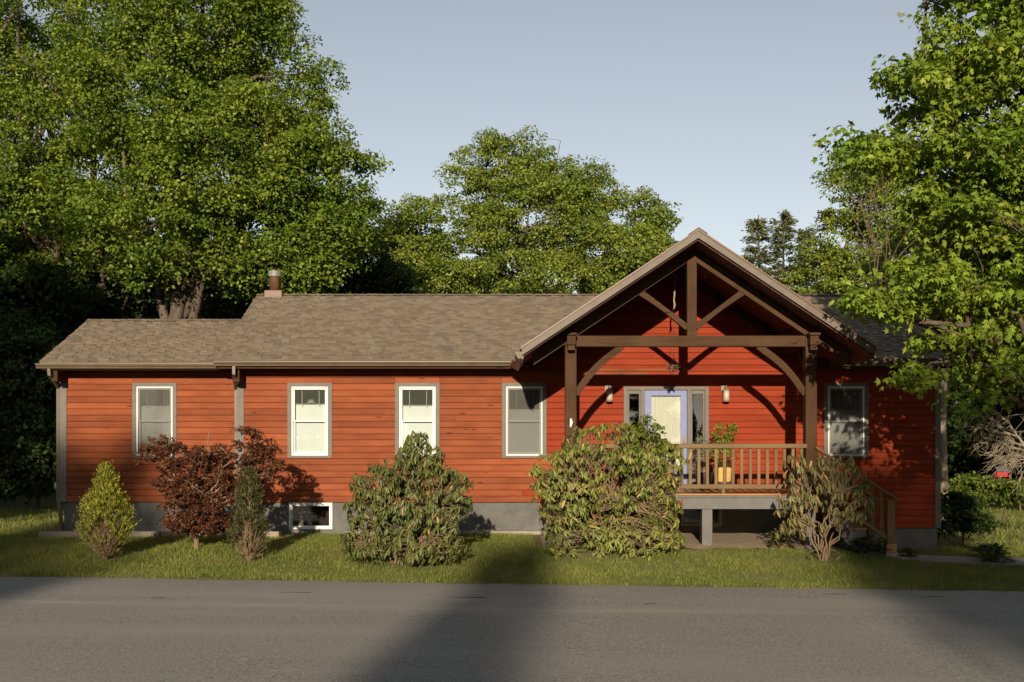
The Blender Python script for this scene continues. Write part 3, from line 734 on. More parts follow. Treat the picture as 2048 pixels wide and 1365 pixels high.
# ---- porch roof
PY0, PY1 = -3.10, 3.2
HW = 3.335
def pz(x): return GAP - SL * abs(x - GX)
pr = MB()
for s in (-1, 1):
    xe = GX + s * HW
    vs = []
    for y in (PY0 + .02, PY1): vs += [(GX, y, GAP + .03), (xe, y, GAP + .03 - SL * HW), (xe, y, GAP + .16 - SL * HW), (GX, y, GAP + .16)]
    pr.add(vs, [(0,1,2,3),(7,6,5,4),(0,4,5,1),(1,5,6,2),(2,6,7,3),(3,7,4,0)])
pr.yprism([(GX - .6, pz(GX - .6) + .05), (GX + .6, pz(GX + .6) + .05), (GX, GAP + .1)], PY1 - .03, PY1 - .01)
proof = pr.build('porch_roof', m_core, house)
ca, sa = math.cos(math.atan(SL)), math.sin(math.atan(SL)); PL = HW / ca
for s in (-1, 1):                      # soffit boards running back to the wall
    nb = 17; 
    for j in range(nb):
        a, b = PL * j / nb + .003, PL * (j + 1) / nb - .003; mb = MB()
        vs = [(GX + s * t * ca, y, GAP - t * sa + h) for y in (PY0 + .04, .02) for t, h in ((a, 0), (b, 0), (b, .034), (a, .034))]
        mb.add(vs, [(0,1,2,3),(7,6,5,4),(0,4,5,1),(1,5,6,2),(2,6,7,3),(3,7,4,0)]); mb.build('soffit_board', m_soffit, proof)
    def fp(u, v, h, s=s):
        t = PL + .03 - v; return (GX + s * t * ca + s * h * sa, u, GAP + .165 - t * sa + h * ca)
    o = shingle_field(fp, PY0 - .02, PY1, PL, None, 20 + s).build('shingles', m_shingle, proof); o['kind'] = 'stuff'
    # fascia on the rake and its flashing
    xe = GX + s * HW
    fz = lambda x: GAP + .035 - SL * abs(x - GX)
    MB().yprism([(GX, fz(GX)), (xe, fz(xe)), (xe, fz(xe) + .135), (GX, fz(GX) + .135)], PY0 - .03, PY0 + .018).build('rake_fascia', m_fascia, proof)
    MB().yprism([(GX, fz(GX) + .1365), (xe + s * .02, fz(xe + s * .02) + .1365), (xe + s * .02, fz(xe + s * .02) + .172), (GX, fz(GX) + .172)], PY0 - .052, PY0 + .03).build('drip_edge', m_drip, proof)
    # eave fascia along the sides
    MB().box(xe - (.03 if s > 0 else -.0), xe + (.0 if s > 0 else .03), PY0 + .02, .0, pz(xe) - .03, pz(xe) + .13).build('eave_fascia', m_drip, proof)
rs = random.Random(9); mb = MB(); y = PY0 - .06
while y < PY1:
    mb.add([(GX - .17, y, GAP + .118), (GX, y, GAP + .232), (GX + .17, y, GAP + .118), (GX - .17, y + .17, GAP + .108), (GX, y + .17, GAP + .222), (GX + .17, y + .17, GAP + .108), (GX - .17, y, GAP + .104), (GX, y, GAP + .216), (GX + .17, y, GAP + .104)],
           [(0, 1, 4, 3), (1, 2, 5, 4), (0, 6, 7, 1), (1, 7, 8, 2)]); y += .15
o = mb.build('ridge_cap', m_shingle, proof); o['kind'] = 'stuff'
# gutter of the porch's left eave: a copper-brown trough with a cap facing the road
xe = GX - HW; zt = pz(xe) + .10
gpoly = [(xe, zt), (xe, zt - .12), (xe - .07, zt - .12), (xe - .085, zt - .10), (xe - .13, zt - .02), (xe - .13, zt), (xe - .115, zt), (xe - .105, zt - .02), (xe - .012, zt - .02), (xe - .012, zt)]
MB().yprism(gpoly, PY0 - .02, -.70).build('porch_gutter', m_drip, house)
MB().yprism([(xe + .003, zt + .004), (xe + .003, zt - .124), (xe - .072, zt - .124), (xe - .134, zt - .02), (xe - .134, zt + .004)], PY0 - .032, PY0 - .0205).build('gutter_end_cap', m_fascia, house)
# overflow tray where the porch gutter empties into the eave gutter
tr = MB(); tr.add([(xe - .20, -.74, 3.72), (xe + .02, -.74, 3.60), (xe - .05, -.74, 3.50), (xe - .24, -.74, 3.60), (xe - .13, -1.5, zt - .02), (xe, -1.5, zt - .12), (xe - .01, -1.5, zt - .14), (xe - .14, -1.5, zt - .05)],
                  [(0,1,2,3),(7,6,5,4),(0,4,5,1),(1,5,6,2),(2,6,7,3),(3,7,4,0)]); tr.build('gutter_tray', m_drip, house)
# two thin wires hanging under the eave
for k, (a, b) in enumerate((((1040, 717), (1066, 725)), ((1034, 728), (1056, 735)))):
    p, q = P(*a, D - 1.0), P(*b, D - 1.0); m1_ = p.lerp(q, .4) + Vector((0, 0, .03))
    MB().tube([p + Vector((-.03, .2, .03)), p, m1_, q], .008, 5).build('cable', m_rope, house)

# ---- timber frame of the porch
TY = -2.3; PW = .225
PXL, PXR = 1.15, 5.85
TB0, TB1 = 3.885, 4.10
BEV = .012
for px in (PXL, PXR):
    pz1 = TB1 - .02
    b = PW / 2; g = float(ground(np.float64(px), np.float64(TY)))
    MB().box(px - b, px + b, TY - b, TY + b, DECKZ - .01, pz1).build('post', m_timberz, house, .018)
    MB().box(px - .09, px + .09, TY - .09, TY + .09, g - .3, DECKZ - .16).build('deck_post', m_greyp, house, .006)
    s = -1 if px == PXL else 1
    # plate running back to the wall, its end standing out past the post
    MB().box(px - .085, px + .085, TY - .34, -.03, 3.90, 4.085).build('plate_beam', m_timber, house, BEV)
    MB().box(px - .105, px + .105, TY - .38, TY + .12, 4.0855, 4.135).build('plate_cap', m_timber, house, .006)
    MB().box(px - .07, px + .07, TY - .30, TY - .118, 3.80, 3.8995).build('plate_corbel', m_timber, house, .01)
    # brace along the plate
    pts = []
    n = 8
    mb = MB(); up = []; lo = []
    for i in range(n + 1):
        t = i / n; sag = .07 * math.sin(math.pi * t)
        p = Vector((0, TY + PW / 2 + .62 * t, 3.16 + .70 * t)); nrm = Vector((0, -.70, .62)).normalized()
        up.append((p.y + nrm.y * (.07 + sag), p.z + nrm.z * (.07 + sag))); lo.append((p.y - nrm.y * (.05 - sag), p.z - nrm.z * (.05 - sag)))
    mb.xprism(up + lo[::-1], px - .055, px + .055); mb.build('side_brace', m_timber, house, .006)
MB().box(PXL + PW / 2 - .02, PXR - PW / 2 + .02, TY - .085, TY + .085, TB0, TB1).build('tie_beam', m_timber, house, BEV)
KW = .19
MB().yprism([(GX - KW / 2, TB1 - .01), (GX + KW / 2, TB1 - .01), (GX + KW / 2, GAP - .05 - SL * KW / 2), (GX, GAP - .04), (GX - KW / 2, GAP - .05 - SL * KW / 2)], TY - .09, TY + .09).build('king_post', m_timberz, house, BEV)
def rafter(s, y0, y1, vth, top_off, xin, xout, name='rafter'):
    x0, x1 = GX + s * xin, GX + s * xout; zt = lambda x: pz(x) - top_off
    MB().yprism([(x0, zt(x0)), (x1, zt(x1)), (x1 - s * .02, zt(x1) - vth), (x0, zt(x0) - vth)], y0, y1).build(name, m_timber, house, BEV)
for s in (-1, 1):
    rafter(s, TY - .075, TY + .075, .24, .01, KW / 2 - .02 if s > 0 else KW / 2 - .02, 3.12)
    rafter(s, -.20, -.035, .20, .01, 0.01, 3.0, 'wall_rafter')
    # purlins between the trusses
    for t in (1.15, 2.25):
        xq = GX + s * t; MB().box(xq - .05, xq + .05, TY + .07, -.20, pz(xq) - .145 - (SL * .05), pz(xq) - SL * .05 - .004).build('purlin', m_timber, house, .006)
    # strut, slightly bowed, from the foot of the king post up to the rafter
    n = 10; A = Vector((GX + s * (KW / 2 - .01), 0, 4.26)); B = Vector((GX + s * 1.0, 0, pz(GX + s * 1.0) - .23)); d = (B - A).normalized(); nr = Vector((-d.z * s, 0, d.x * s)) * 1.0
    if nr.z < 0: nr = -nr
    up = []; lo = []
    for i in range(n + 1):
        t = i / n; p = A.lerp(B, t); b = .055 * math.sin(math.pi * t)
        up.append((p.x + nr.x * .062, p.z + nr.z * .062)); lo.append((p.x - nr.x * (.062 - b * .5), p.z - nr.z * (.062 - b * .5)))
    MB().yprism(up + lo[::-1], TY - .06, TY + .06).build('strut', m_timber, house, .006)
    # curved knee brace from post to tie beam
    px = PXL if s < 0 else PXR
    A = Vector((px - s * PW / 2, 0, 3.05)); B = Vector((px - s * .93, 0, TB0)); d = (B - A).normalized(); nr = Vector((-d.z, 0, d.x))
    if nr.z < 0: nr = -nr
    up = []; lo = []
    for i in range(n + 1):
        t = -.06 + 1.12 * i / n; p = A.lerp(B, t); b = .07 * math.sin(math.pi * min(max(t, 0), 1))
        up.append((p.x + nr.x * (.02 + b), p.z + nr.z * (.02 + b))); lo.append((p.x + nr.x * (-.115 + b), p.z + nr.z * (-.115 + b)))
    MB().yprism(up + lo[::-1], TY - .055, TY + .055).build('knee_brace', m_timber, house, .006)
# wooden peg heads
for (px, pz_) in ((GX - .03, 4.20), (GX + .035, 4.20), (GX + .02, 4.05), (PXL + .05, 3.17), (GX + .85, 5.08), (PXR - .05, 3.17)):
    MB().prism([(px + .011 * math.cos(a), pz_ + .011 * math.sin(a)) for a in [k * math.pi / 4 for k in range(8)]], lambda u, v, t: (u, t, v), TY - .125 if abs(px - PXL) < .2 or abs(px - PXR) < .2 else TY - .097, TY - .05).build('peg', m_dark, house)
# white bracket on the left post
hk = MB().box(PXL - .02, PXL + .02, TY - PW / 2 - .012, TY - PW / 2, wz(855, 21.4), wz(838, 21.4)); zc_ = wz(847, 21.4)
hk.tube([(PXL, TY - .12, zc_ - .04), (PXL, TY - .17, zc_ - .06), (PXL + .02, TY - .19, zc_), (PXL + .025, TY - .17, zc_ + .04)], .012, 6); hk.build('wall_hook', m_white, house)

# ---- deck, railing, stairs
DY0, DY1, DXL, DXR = -2.46, -.035, .98, 6.02
deck = MB().box(DXL + .02, DXR - .02, DY0 + .05, DY0 + .09, DECKZ - .30, DECKZ - .031).box(DXL + .02, DXL + .06, DY0 + .09, DY1, DECKZ - .30, DECKZ - .031).box(DXR - .06, DXR - .02, DY0 + .09, DY1, DECKZ - .30, DECKZ - .031).build('deck', m_greyp, house, .004)
MB().box(DXL + .005, DXR - .005, DY0 + .02, DY0 + .05, DECKZ - .075, DECKZ - .031).build('deck_trim', m_greyp, deck)
y = DY0 - .01
while y < DY1 - .03:
    y2 = min(y + .137, DY1); xm = DXL + random.uniform(1.6, 3.4)
    MB().box(DXL - .01, xm - .002, y, y2 - .005, DECKZ - .030, DECKZ).build('deck_board', m_deckbd, deck, .003)
    MB().box(xm + .002, DXR + .01, y, y2 - .005, DECKZ - .030, DECKZ).build('deck_board', m_deckbd, deck, .003); y = y2
for xx in np.linspace(DXL + .5, DXR - .5, 9): MB().box(xx - .02, xx + .02, DY0 + .09, DY1, DECKZ - .26, DECKZ - .0305).build('joist', m_greyp, deck)
MB().box(3.72, 3.92, -2.38, -2.18, -.3, DECKZ - .301).build('deck_post', m_greyp, house, .006)
RY = TY - .12; RT0, RT1 = wz(897, D + RY - .05), wz(888, D + RY - .05); RB0, RB1 = wz(978, D + RY), wz(969, D + RY)
def railing(p, q, name='railing', spacing=.167, bw=.06):
    """rail between two points on the deck plan"""
    p, q = Vector(p), Vector(q); d = q - p; L = d.length; d.normalize(); s = Vector((-d.y, d.x, 0))
    m, mz = (m_rail, m_railz)
    top = MB(); a = p - Vector((0, 0, 0)); b = q
    top.bar(a + Vector((0, 0, (RT0 + RT1) / 2)), b + Vector((0, 0, (RT0 + RT1) / 2)), .12, RT1 - RT0, (0, 0, 1)); rl = top.build(name, m, house, .012)
    MB().bar(a + Vector((0, 0, (RB0 + RB1) / 2)), b + Vector((0, 0, (RB0 + RB1) / 2)), .07, RB1 - RB0).build('bottom_rail', m, rl, .006)
    n = int(L / spacing)
    for i in range(n):
        c = p + d * (spacing * (i + .5) + (L - n * spacing) / 2)
        MB().box(c.x - bw / 2, c.x + bw / 2, c.y - .02, c.y + .02, RB1 - .002, RT0 + .002).build('baluster', mz, rl, .004) if abs(d.x) > .5 else \
        MB().box(c.x - .02, c.x + .02, c.y - bw / 2, c.y + bw / 2, RB1 - .002, RT0 + .002).build('baluster', mz, rl, .004)
    return rl
rl = railing((PXL + .06, RY, 0), (PXR - .10, RY, 0))
MB().box(GX + .60 - .03, GX + .66 - .03, RY - .03, RY + .03, DECKZ - .001, RB0 + .002).build('rail_foot', m_rail, rl)
railing((PXL - .02, TY + .06, 0), (PXL - .02, -.03, 0))
# stairs down to the right
g_st = float(ground(np.float64(7.4), np.float64(-1.9)))
NS = 5; rise = (DECKZ - g_st - .05) / NS; run = .29; SX0 = DXR + .015
SY0, SY1 = DY0 + .06, -1.25
stair = MB()
poly = [(SX0, DECKZ - .31), (SX0, DECKZ - rise - .005)]
for i in range(1, NS): poly += [(SX0 + run * i, DECKZ - rise * i - .004), (SX0 + run * i, DECKZ - rise * (i + 1) - .004)]
poly = poly + [(SX0 + run * (NS - 1), g_st - .1), (SX0 + run * (NS - 2.3), g_st - .1)]
stair_o = MB().yprism(poly, SY0, SY0 + .045).build('stair', m_greyp, house)
MB().yprism(poly, SY1 - .05, SY1 - .005).build('stringer', m_greyp, stair_o)
for i in range(1, NS):
    zz = DECKZ - rise * i
    MB().box(SX0 + run * (i - 1) - .0, SX0 + run * i + .03, SY0 - .03, SY1 + .03, zz - .003, zz + .035).build('tread', m_deckbd, stair_o, .004)
    MB().box(SX0 + run * (i - 1) + .005, SX0 + run * (i - 1) + .025, SY0 + .046, SY1 - .051, zz + .036, zz + rise - .005).build('riser', m_greyp, stair_o)
for y, nm in ((SY0 - .02, 'front'), (SY1 + .02, 'back')):
    nx = wx(1780, D + y) if nm == 'front' else wx(1780, D + SY0)
    gz = float(ground(np.float64(nx), np.float64(y)))
    nz0 = gz - .06
    rl = MB().box(nx - .115, nx + .115, y - .115, y + .115, nz0 - .2, gz + .09).build('newel_footing', m_concrete, stair_o, .008)
    MB().box(nx - .10, nx + .10, y - .10, y + .10, gz + .0905, gz + .25).build('newel_base', m_honey, stair_o, .008)
    MB().box(nx - .075, nx + .075, y - .075, y + .075, gz + .24, wz(1000, D + y)).build('newel', m_railz, stair_o, .008)
    A = Vector((DXR - .1, y, RT0 + .02)); B = Vector((nx + .17, y, wz(1004, D + y) + .02))
    MB().bar(A, B, .115, .05).build('stair_handrail', m_rail, stair_o, .01)
    A2 = Vector((SX0 + .05, y, DECKZ + .02)); B2 = Vector((nx - .06, y, gz + .36)); MB().bar(A2, B2, .05, .085).build('stair_bottom_rail', m_rail, stair_o, .006)
    for i in range(7):
        t = (i + .6) / 7.3; a = A2.lerp(B2, t); ztop = A.z + (B.z - A.z) * ((a.x - A.x) / (B.x - A.x))
        MB().box(a.x - .028, a.x + .028, y - .02, y + .02, a.z + .03, ztop - .02).build('stair_baluster', m_railz, stair_o, .004)

# ------------------------------------------------------------------ things on and about the house
def lantern(px, py, lab, has_scroll):
    x, z = wx(px), wz(py)
    t = thing('wall_lantern', (x, -.14, z), lab, 'lantern')
    MB().box(x - .075 - .02, x + .055 - .02, -.05, -.028, z + .10, z + .25).build('back_plate', m_bronze, t, .006)
    MB().tube([(x - .02, -.05, z + .17), (x - .02, -.09, z + .22), (x - .005, -.13, z + .21), (x, -.14, z + .15)], .010, 6).build('arm', m_bronze, t)
    MB().lathe((x, -.14, z), [(.075, .115), (.085, .12), (.085, .135), (.05, .155), (.015, .165)], 18).build('cap', m_bronze, t)
    MB().lathe((x, -.14, z), [(.060, -.085), (.066, -.08), (.066, .115), (.06, .118)], 18).build('glass', m_frost, t, 0, True)
    MB().lathe((x, -.14, z), [(.055, -.125), (.072, -.12), (.075, -.085), (.068, -.083)], 18).build('base', m_bronze, t)
    for k in range(4):
        a = math.pi / 4 + k * math.pi / 2; MB().box(x + .07 * math.cos(a) - .006, x + .07 * math.cos(a) + .006, -.14 + .07 * math.sin(a) - .006, -.14 + .07 * math.sin(a) + .006, z - .085, z + .118).build('cage_bar', m_bronze, t)
lantern(1218, 793, 'bronze wall lantern on the red siding, on the door side towards the plain windows', 1)
lantern(1450, 793, 'bronze wall lantern on the red siding, above the potted plant', 1)
# star pendant
sp = P(1347, 733, 22.4)
st = thing('star_pendant', sp, 'rusty metal and glass star lantern hanging from the porch ceiling', 'pendant')
dirs = [Vector(v).normalized() for v in [(1,0,0),(-1,0,0),(0,1,0),(0,-1,0),(0,0,1),(0,0,-1)] + [(a,b,c) for a in (-1,1) for b in (-1,1) for c in (-1,1)]]
dirs = [Matrix.Rotation(R(20), 3, 'Z') @ Matrix.Rotation(R(14), 3, 'X') @ d for d in dirs]
fm, gm = MB(), MB()
for d in dirs:
    a = d.orthogonal().normalized(); b = d.cross(a); tip = sp + d * .165; base = [sp + d * .06 + (a * math.cos(k * math.pi / 2) + b * math.sin(k * math.pi / 2)) * .042 for k in range(4)]
    gm.add([tip] + base, [(0, 1, 2), (0, 2, 3), (0, 3, 4), (0, 4, 1)])
    for k in range(4):
        fm.tube([base[k], tip], .0055, 4); fm.tube([base[k], base[(k + 1) % 4]], .0055, 4)
fm.build('frame', m_rust, st); gm.build('glass_points', m_starglass, st)
cp = []; topz = pz(sp.x) - .01; nL = 46; mb = MB()
for i in range(nL):
    z0, z1 = sp.z + .16 + (topz - sp.z - .16) * i / nL, sp.z + .16 + (topz - sp.z - .16) * (i + 1.12) / nL
    off = .008 * math.sin(i * .5); w = .009
    for s in (-1, 1):
        ax = Vector((w * s, 0, 0)) if i % 2 else Vector((0, w * s, 0))
        mb.tube([(sp.x + off, sp.y, z0), (sp.x + off + ax.x, sp.y + ax.y, (z0 + z1) / 2), (sp.x + off, sp.y, z1)], .0035, 4)
mb.build('chain', m_dark, st)
q = P(1348, 618, 22.4); q2 = P(1349, 591, 22.4)
mb = MB(); mb.tube([q + Vector((0, 0, 0)), q.lerp(q2, .3) + Vector((.012, 0, 0)), q.lerp(q2, .6) + Vector((-.008, 0, 0)), q2 + Vector((0, 0, .02)), (sp.x + .03, sp.y, topz - .4), (sp.x, sp.y, topz)], [.012, .022, .016, .018, .006, .006], 6); mb.build('rope', m_rope, st)
# planter on a low stand
pc = Vector((wx(1446, 22.9), 22.9 - D, DECKZ)); 
MB_ = MB()
for a in range(4): MB_.box(pc.x + (-.15 if a % 2 else .11), pc.x + (-.11 if a % 2 else .15), pc.y + (-.15 if a // 2 else .11), pc.y + (-.11 if a // 2 else .15), DECKZ, DECKZ + .11)
MB_.box(pc.x - .17, pc.x + .17, pc.y - .17, pc.y + .17, DECKZ + .11, DECKZ + .135)
tag(MB_.build('plant_stand', m_dark), 'low dark plant stand under the orange pot on the deck', 'stand')
pot = thing('planter', (pc.x, pc.y, DECKZ + .135), 'tall orange and cream glazed pot on the deck behind the railing', 'planter')
zz = DECKZ + .135
MB().lathe((pc.x, pc.y, zz), [(.15, 0), (.16, .015), (.165, .04), (.20, .22), (.235, .40), (.245, .425), (.225, .43), (.21, .39), (.02, .38)], 28).build('pot', m_pot, pot, 0, True)
MB().lathe((pc.x, pc.y, zz), [(.168, .0), (.172, .005), (.172, .03), (.165, .035)], 28).build('saucer_band', m_drip, pot, 0, True)
# meter
mx = WX0 - .10; mt = thing('electric_meter', (mx, .25, .85), 'pale grey electric meter box on the end wall beside the downspout', 'meter')
MB().box(WX0 - .125, WX0 - .035, WY - .02, WY + .24, .80, 1.22).build('box', m_meter, mt, .01)
MB().prism([(WY + .11 + .09 * math.cos(k * math.pi / 8), 1.03 + .09 * math.sin(k * math.pi / 8)) for k in range(16)], lambda u, v, t: (t, u, v), WX0 - .19, WX0 - .12).build('dial', m_frost, mt)
MB().tube([(WX0 - .07, WY + .05, .80), (WX0 - .07, WY + .05, -.1)], .018, 8).build('conduit', m_meter, mt)
# weathered timbers edging the bed in front of the wing
for k, (a, b) in enumerate(((80, 322), (324, 560))):
    d = D - .75; x0, x1 = wx(a, d), wx(b, d)
    gz = float(ground(np.float64((x0 + x1) / 2), np.float64(-.75)))
    o = MB().box(x0, x1 - .01, -.83, -.69, gz - .06, gz + .125).build('landscape_timber', m_oldtimber, None, .012)
    tag(o, ['grey weathered timber edging the lawn below the wing, behind the golden conifer', 'grey weathered timber edging the lawn below the wing, behind the purple maple'][k], 'timber')
# bird feeder
bf = P(2002, 944, 26.0); fd = thing('bird_feeder', bf, 'red barn-shaped bird feeder with grey roof hanging from a bare branch', 'bird feeder')
MB().box(bf.x - .13, bf.x + .13, bf.y - .08, bf.y + .08, bf.z - .09, bf.z + .02).build('body', m_feeder, fd, .004)
MB().box(bf.x - .16, bf.x + .16, bf.y - .11, bf.y + .11, bf.z - .115, bf.z - .0905).build('tray', m_feeder, fd)
MB().xprism([(bf.y - .13, bf.z + .01), (bf.y, bf.z + .11), (bf.y + .13, bf.z + .01), (bf.y + .13, bf.z + .025), (bf.y, bf.z + .125), (bf.y - .13, bf.z + .025)], bf.x - .15, bf.x + .15).build('roof', m_slate, fd)
MB().tube([(bf.x - .01, bf.y, bf.z + .11), (bf.x - .03, bf.y, bf.z + .36), (bf.x - .06, bf.y, bf.z + .55)], .006, 5).build('wire', m_dark, fd)

# ------------------------------------------------------------------ trees
def blob(px, py, rx, ry, d, dr=None, z=0):
    c = P(px, py, d); s = d / F
    return (np.array(c), np.array([rx * s, (dr if dr else rx * s * .85), ry * s]))
def curve(a, b, n, sag=0.0, jit=0.0, up=0.0):
    a, b = np.array(a, float), np.array(b, float); t = np.linspace(0, 1, n)[:, None]
    p = a + (b - a) * t; L = np.linalg.norm(b - a)
    p += rng.normal(size=(n, 3)) * jit * L * np.sin(np.pi * t)
    p[:, 2:3] += up * L * np.sin(np.pi * t) - sag * L * t * t
    return p
def clump_leaves(cc, cr, per, size, flat=.6, updir=.42, jit=.45, inner=.45, tufts=8):
    """each clump is a handful of tufts on its upper and outer side, each tuft a spray of leaves"""
    nc = len(cc); M = nc * tufts; ci = np.repeat(np.arange(nc), tufts)
    d0 = rdir(M); d0[:, 2] = np.abs(d0[:, 2]) * np.where(rng.random(M) < .8, 1, -.6); d0 = unit(d0)
    rad0 = cr[ci][:, None] * np.array([1, 1, flat])[None, :]
    tc = cc[ci] + d0 * rad0 * rng.uniform(inner, 1.0, M)[:, None]
    trr = cr[ci] * rng.uniform(.30, .52, M)
    pt = max(1, per // tufts); N = M * pt; idx = np.repeat(np.arange(M), pt)
    d = rdir(N); d[:, 2] = np.abs(d[:, 2]) * np.where(rng.random(N) < .75, 1, -1); d = unit(d + d0[idx] * .35)
    rr = .25 + .8 * rng.random(N) ** .7
    pos = tc[idx] + d * trr[idx][:, None] * np.array([1.15, 1.15, .62]) * rr[:, None]
    pos[:, 2] -= (rr * trr[idx]) * .25 * (1 - d[:, 2])
    nrm = unit(d * .75 + d0[idx] * .35 + np.array([0, 0, updir]) + rng.normal(size=(N, 3)) * jit)
    tip = unit(d * np.array([1, 1, .2]) + rng.normal(size=(N, 3)) * .5 + np.array([0, 0, -.45]))
    return pos, frames(tip, nrm), size * rng.uniform(.65, 1.25, N)
def sample_blobs(blobs, n, shell=.5):
    vol = np.array([np.prod(b[1]) ** (2 / 3) for b in blobs]); pick = rng.choice(len(blobs), n, p=vol / vol.sum())
    d = rdir(n); r = shell + (1 - shell) * rng.random(n) ** .7
    c = np.array([blobs[k][0] for k in pick]); rad = np.array([blobs[k][1] for k in pick])
    return c + d * rad * r[:, None]
def make_tree(name, label, group, base, blobs, n_clump, per, clump_r, leaf, tmpl, mat, trunk_r, fork, seed, limbs=9, bark=None, twigs=.5, singles=0, lean=(0, 0), flat=.6, category='tree', shell=.5, inner=.45):
    global rng
    rng = np.random.default_rng(seed)
    t = thing(name, base, label, category, group)
    cc = sample_blobs(blobs, n_clump, shell); cr = clump_r * rng.uniform(.6, 1.25, n_clump)
    keep = cc[:, 2] > base[2] + .3; cc, cr = cc[keep], cr[keep]
    pos, fr, sc = clump_leaves(cc, cr, per, leaf, flat, inner=inner)
    g = ground(pos[:, 0], pos[:, 1]); k = pos[:, 2] > g + .05; pos, fr, sc = pos[k], fr[k], sc[k]
    # wood
    mb = MB(); b0 = np.array(base, float); f = b0 + np.array([lean[0], lean[1], fork]); f[2] = b0[2] + fork
    tp = curve(b0 - np.array([0, 0, .3]), f, 6, 0, .015); tr = [trunk_r * (1.35 if i == 0 else 1.08 - .3 * i / 5) for i in range(6)]
    mb.tube(tp, tr, 10)
    order = rng.permutation(len(cc)); lim_pts = [tp[-1], tp[-2]]; lim_rad = [tr[-1], tr[-1]]
    far = order[:limbs]
    cent = np.mean([b[0] for b in blobs], axis=0)
    for j in far:
        st_ = tp[-1] + (tp[-2] - tp[-1]) * rng.random() * .8
        pts = curve(st_, cc[j], 8, 0, .05, .10); r0 = trunk_r * rng.uniform(.38, .62)
        rr = [max(r0 * (1 - i / 7) ** .8, .012) for i in range(8)]
        mb.tube(pts, rr, 7, False); lim_pts += list(pts[1:]); lim_rad += rr[1:]
    top = cent + np.array([0, 0, max(b[0][2] + b[1][2] * .7 for b in blobs) - cent[2]])
    pts = curve(tp[-1], top, 10, 0, .04); rr = [max(trunk_r * .72 * (1 - i / 9), .012) for i in range(10)]
    mb.tube(pts, rr, 8, False); lim_pts += list(pts[1:]); lim_rad += rr[1:]
    LP = np.array(lim_pts); LR = np.array(lim_rad)
    for j in order[limbs:limbs + int(len(cc) * twigs)]:
        dd = np.linalg.norm(LP - cc[j], axis=1) + 1.5 * np.maximum(LP[:, 2] - cc[j][2], 0); k = int(np.argmin(dd))
        pts = curve(LP[k], cc[j], 5, 0, .06, .06); r0 = min(LR[k] * .7, trunk_r * .2)
        mb.tube(pts, [max(r0 * (1 - .85 * i / 4), .008) for i in range(5)], 5, False)
    mb.build('trunk', bark or m_bark, t, 0, True)
    leaves(t, 'crown', tmpl, pos, fr, sc, mat, singles, T_maple_small(.3) if tmpl is MPL else None)
    return t

RH = T_rhomb(.72, .10); RHW = T_rhomb(.95, .14); MPL = T_maple(.30)
def base_at(px, d):
    x = (px - CX) / F * d; y = d - D; return Vector((x, y, float(ground(np.float64(x), np.float64(y)))))

# big maples behind the wing
make_tree('maple_tree', 'huge dense green maple towering behind the wing and the flue pipe', None, base_at(345, 35), [
    blob(420, 30, 170, 140, 35), blob(560, 170, 115, 105, 35), blob(470, 330, 210, 140, 34), blob(625, 370, 130, 115, 34), blob(655, 470, 110, 85, 34),
    blob(330, 470, 170, 95, 33.5), blob(300, 190, 170, 150, 35), blob(420, -170, 190, 120, 36), blob(560, 530, 120, 70, 34)],
    560, 370, .86, .122, RH, L_maple, .30, 5.6, 101, 12)
make_tree('maple_tree', 'tall green maple with a forked dark trunk at the end of the wing', None, base_at(120, 39), [
    blob(110, 60, 190, 160, 39), blob(60, 290, 170, 150, 38), blob(190, 330, 150, 130, 38), blob(110, 460, 170, 100, 37.5), blob(100, -160, 190, 110, 40), blob(-60, 150, 160, 180, 40)],
    370, 330, .95, .13, RH, L_maple, .30, 5.0, 102, 12)
make_tree('maple_tree', 'dark green tree in shade behind the low wing roof', None, base_at(230, 43), [
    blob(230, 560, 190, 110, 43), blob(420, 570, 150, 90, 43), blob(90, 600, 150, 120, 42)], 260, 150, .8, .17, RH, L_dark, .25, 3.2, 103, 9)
make_tree('maple_tree', 'shadowy tree filling the gap behind the ridge between flue and middle tree', None, base_at(690, 41), [
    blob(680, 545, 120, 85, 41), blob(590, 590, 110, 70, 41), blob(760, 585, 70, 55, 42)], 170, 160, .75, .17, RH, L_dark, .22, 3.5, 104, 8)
# tree in the middle
make_tree('maple_tree', 'broad rounded green tree standing alone against the sky behind the ridge', None, base_at(1050, 47), [
    blob(1000, 335, 85, 68, 47), blob(1090, 345, 62, 55, 47), blob(925, 400, 62, 58, 47), blob(1178, 392, 70, 58, 47), blob(1060, 440, 150, 78, 46.5), blob(1275, 440, 62, 55, 47),
    blob(945, 505, 120, 70, 46), blob(1200, 510, 130, 65, 46), blob(1312, 485, 42, 34, 46.5), blob(1080, 570, 190, 60, 45.5), blob(1270, 560, 90, 50, 46)],
    380, 290, .80, .128, RH, L_mid, .30, 4.5, 105, 16, twigs=.75, shell=.45)
make_tree('maple_tree', 'smaller light green tree tucked between the huge maple and the middle tree', None, base_at(830, 45), [
    blob(835, 460, 58, 62, 45), blob(800, 520, 60, 60, 45), blob(860, 560, 80, 55, 44.5)], 110, 280, .66, .125, RH, L_mid, .18, 4.0, 106, 8)
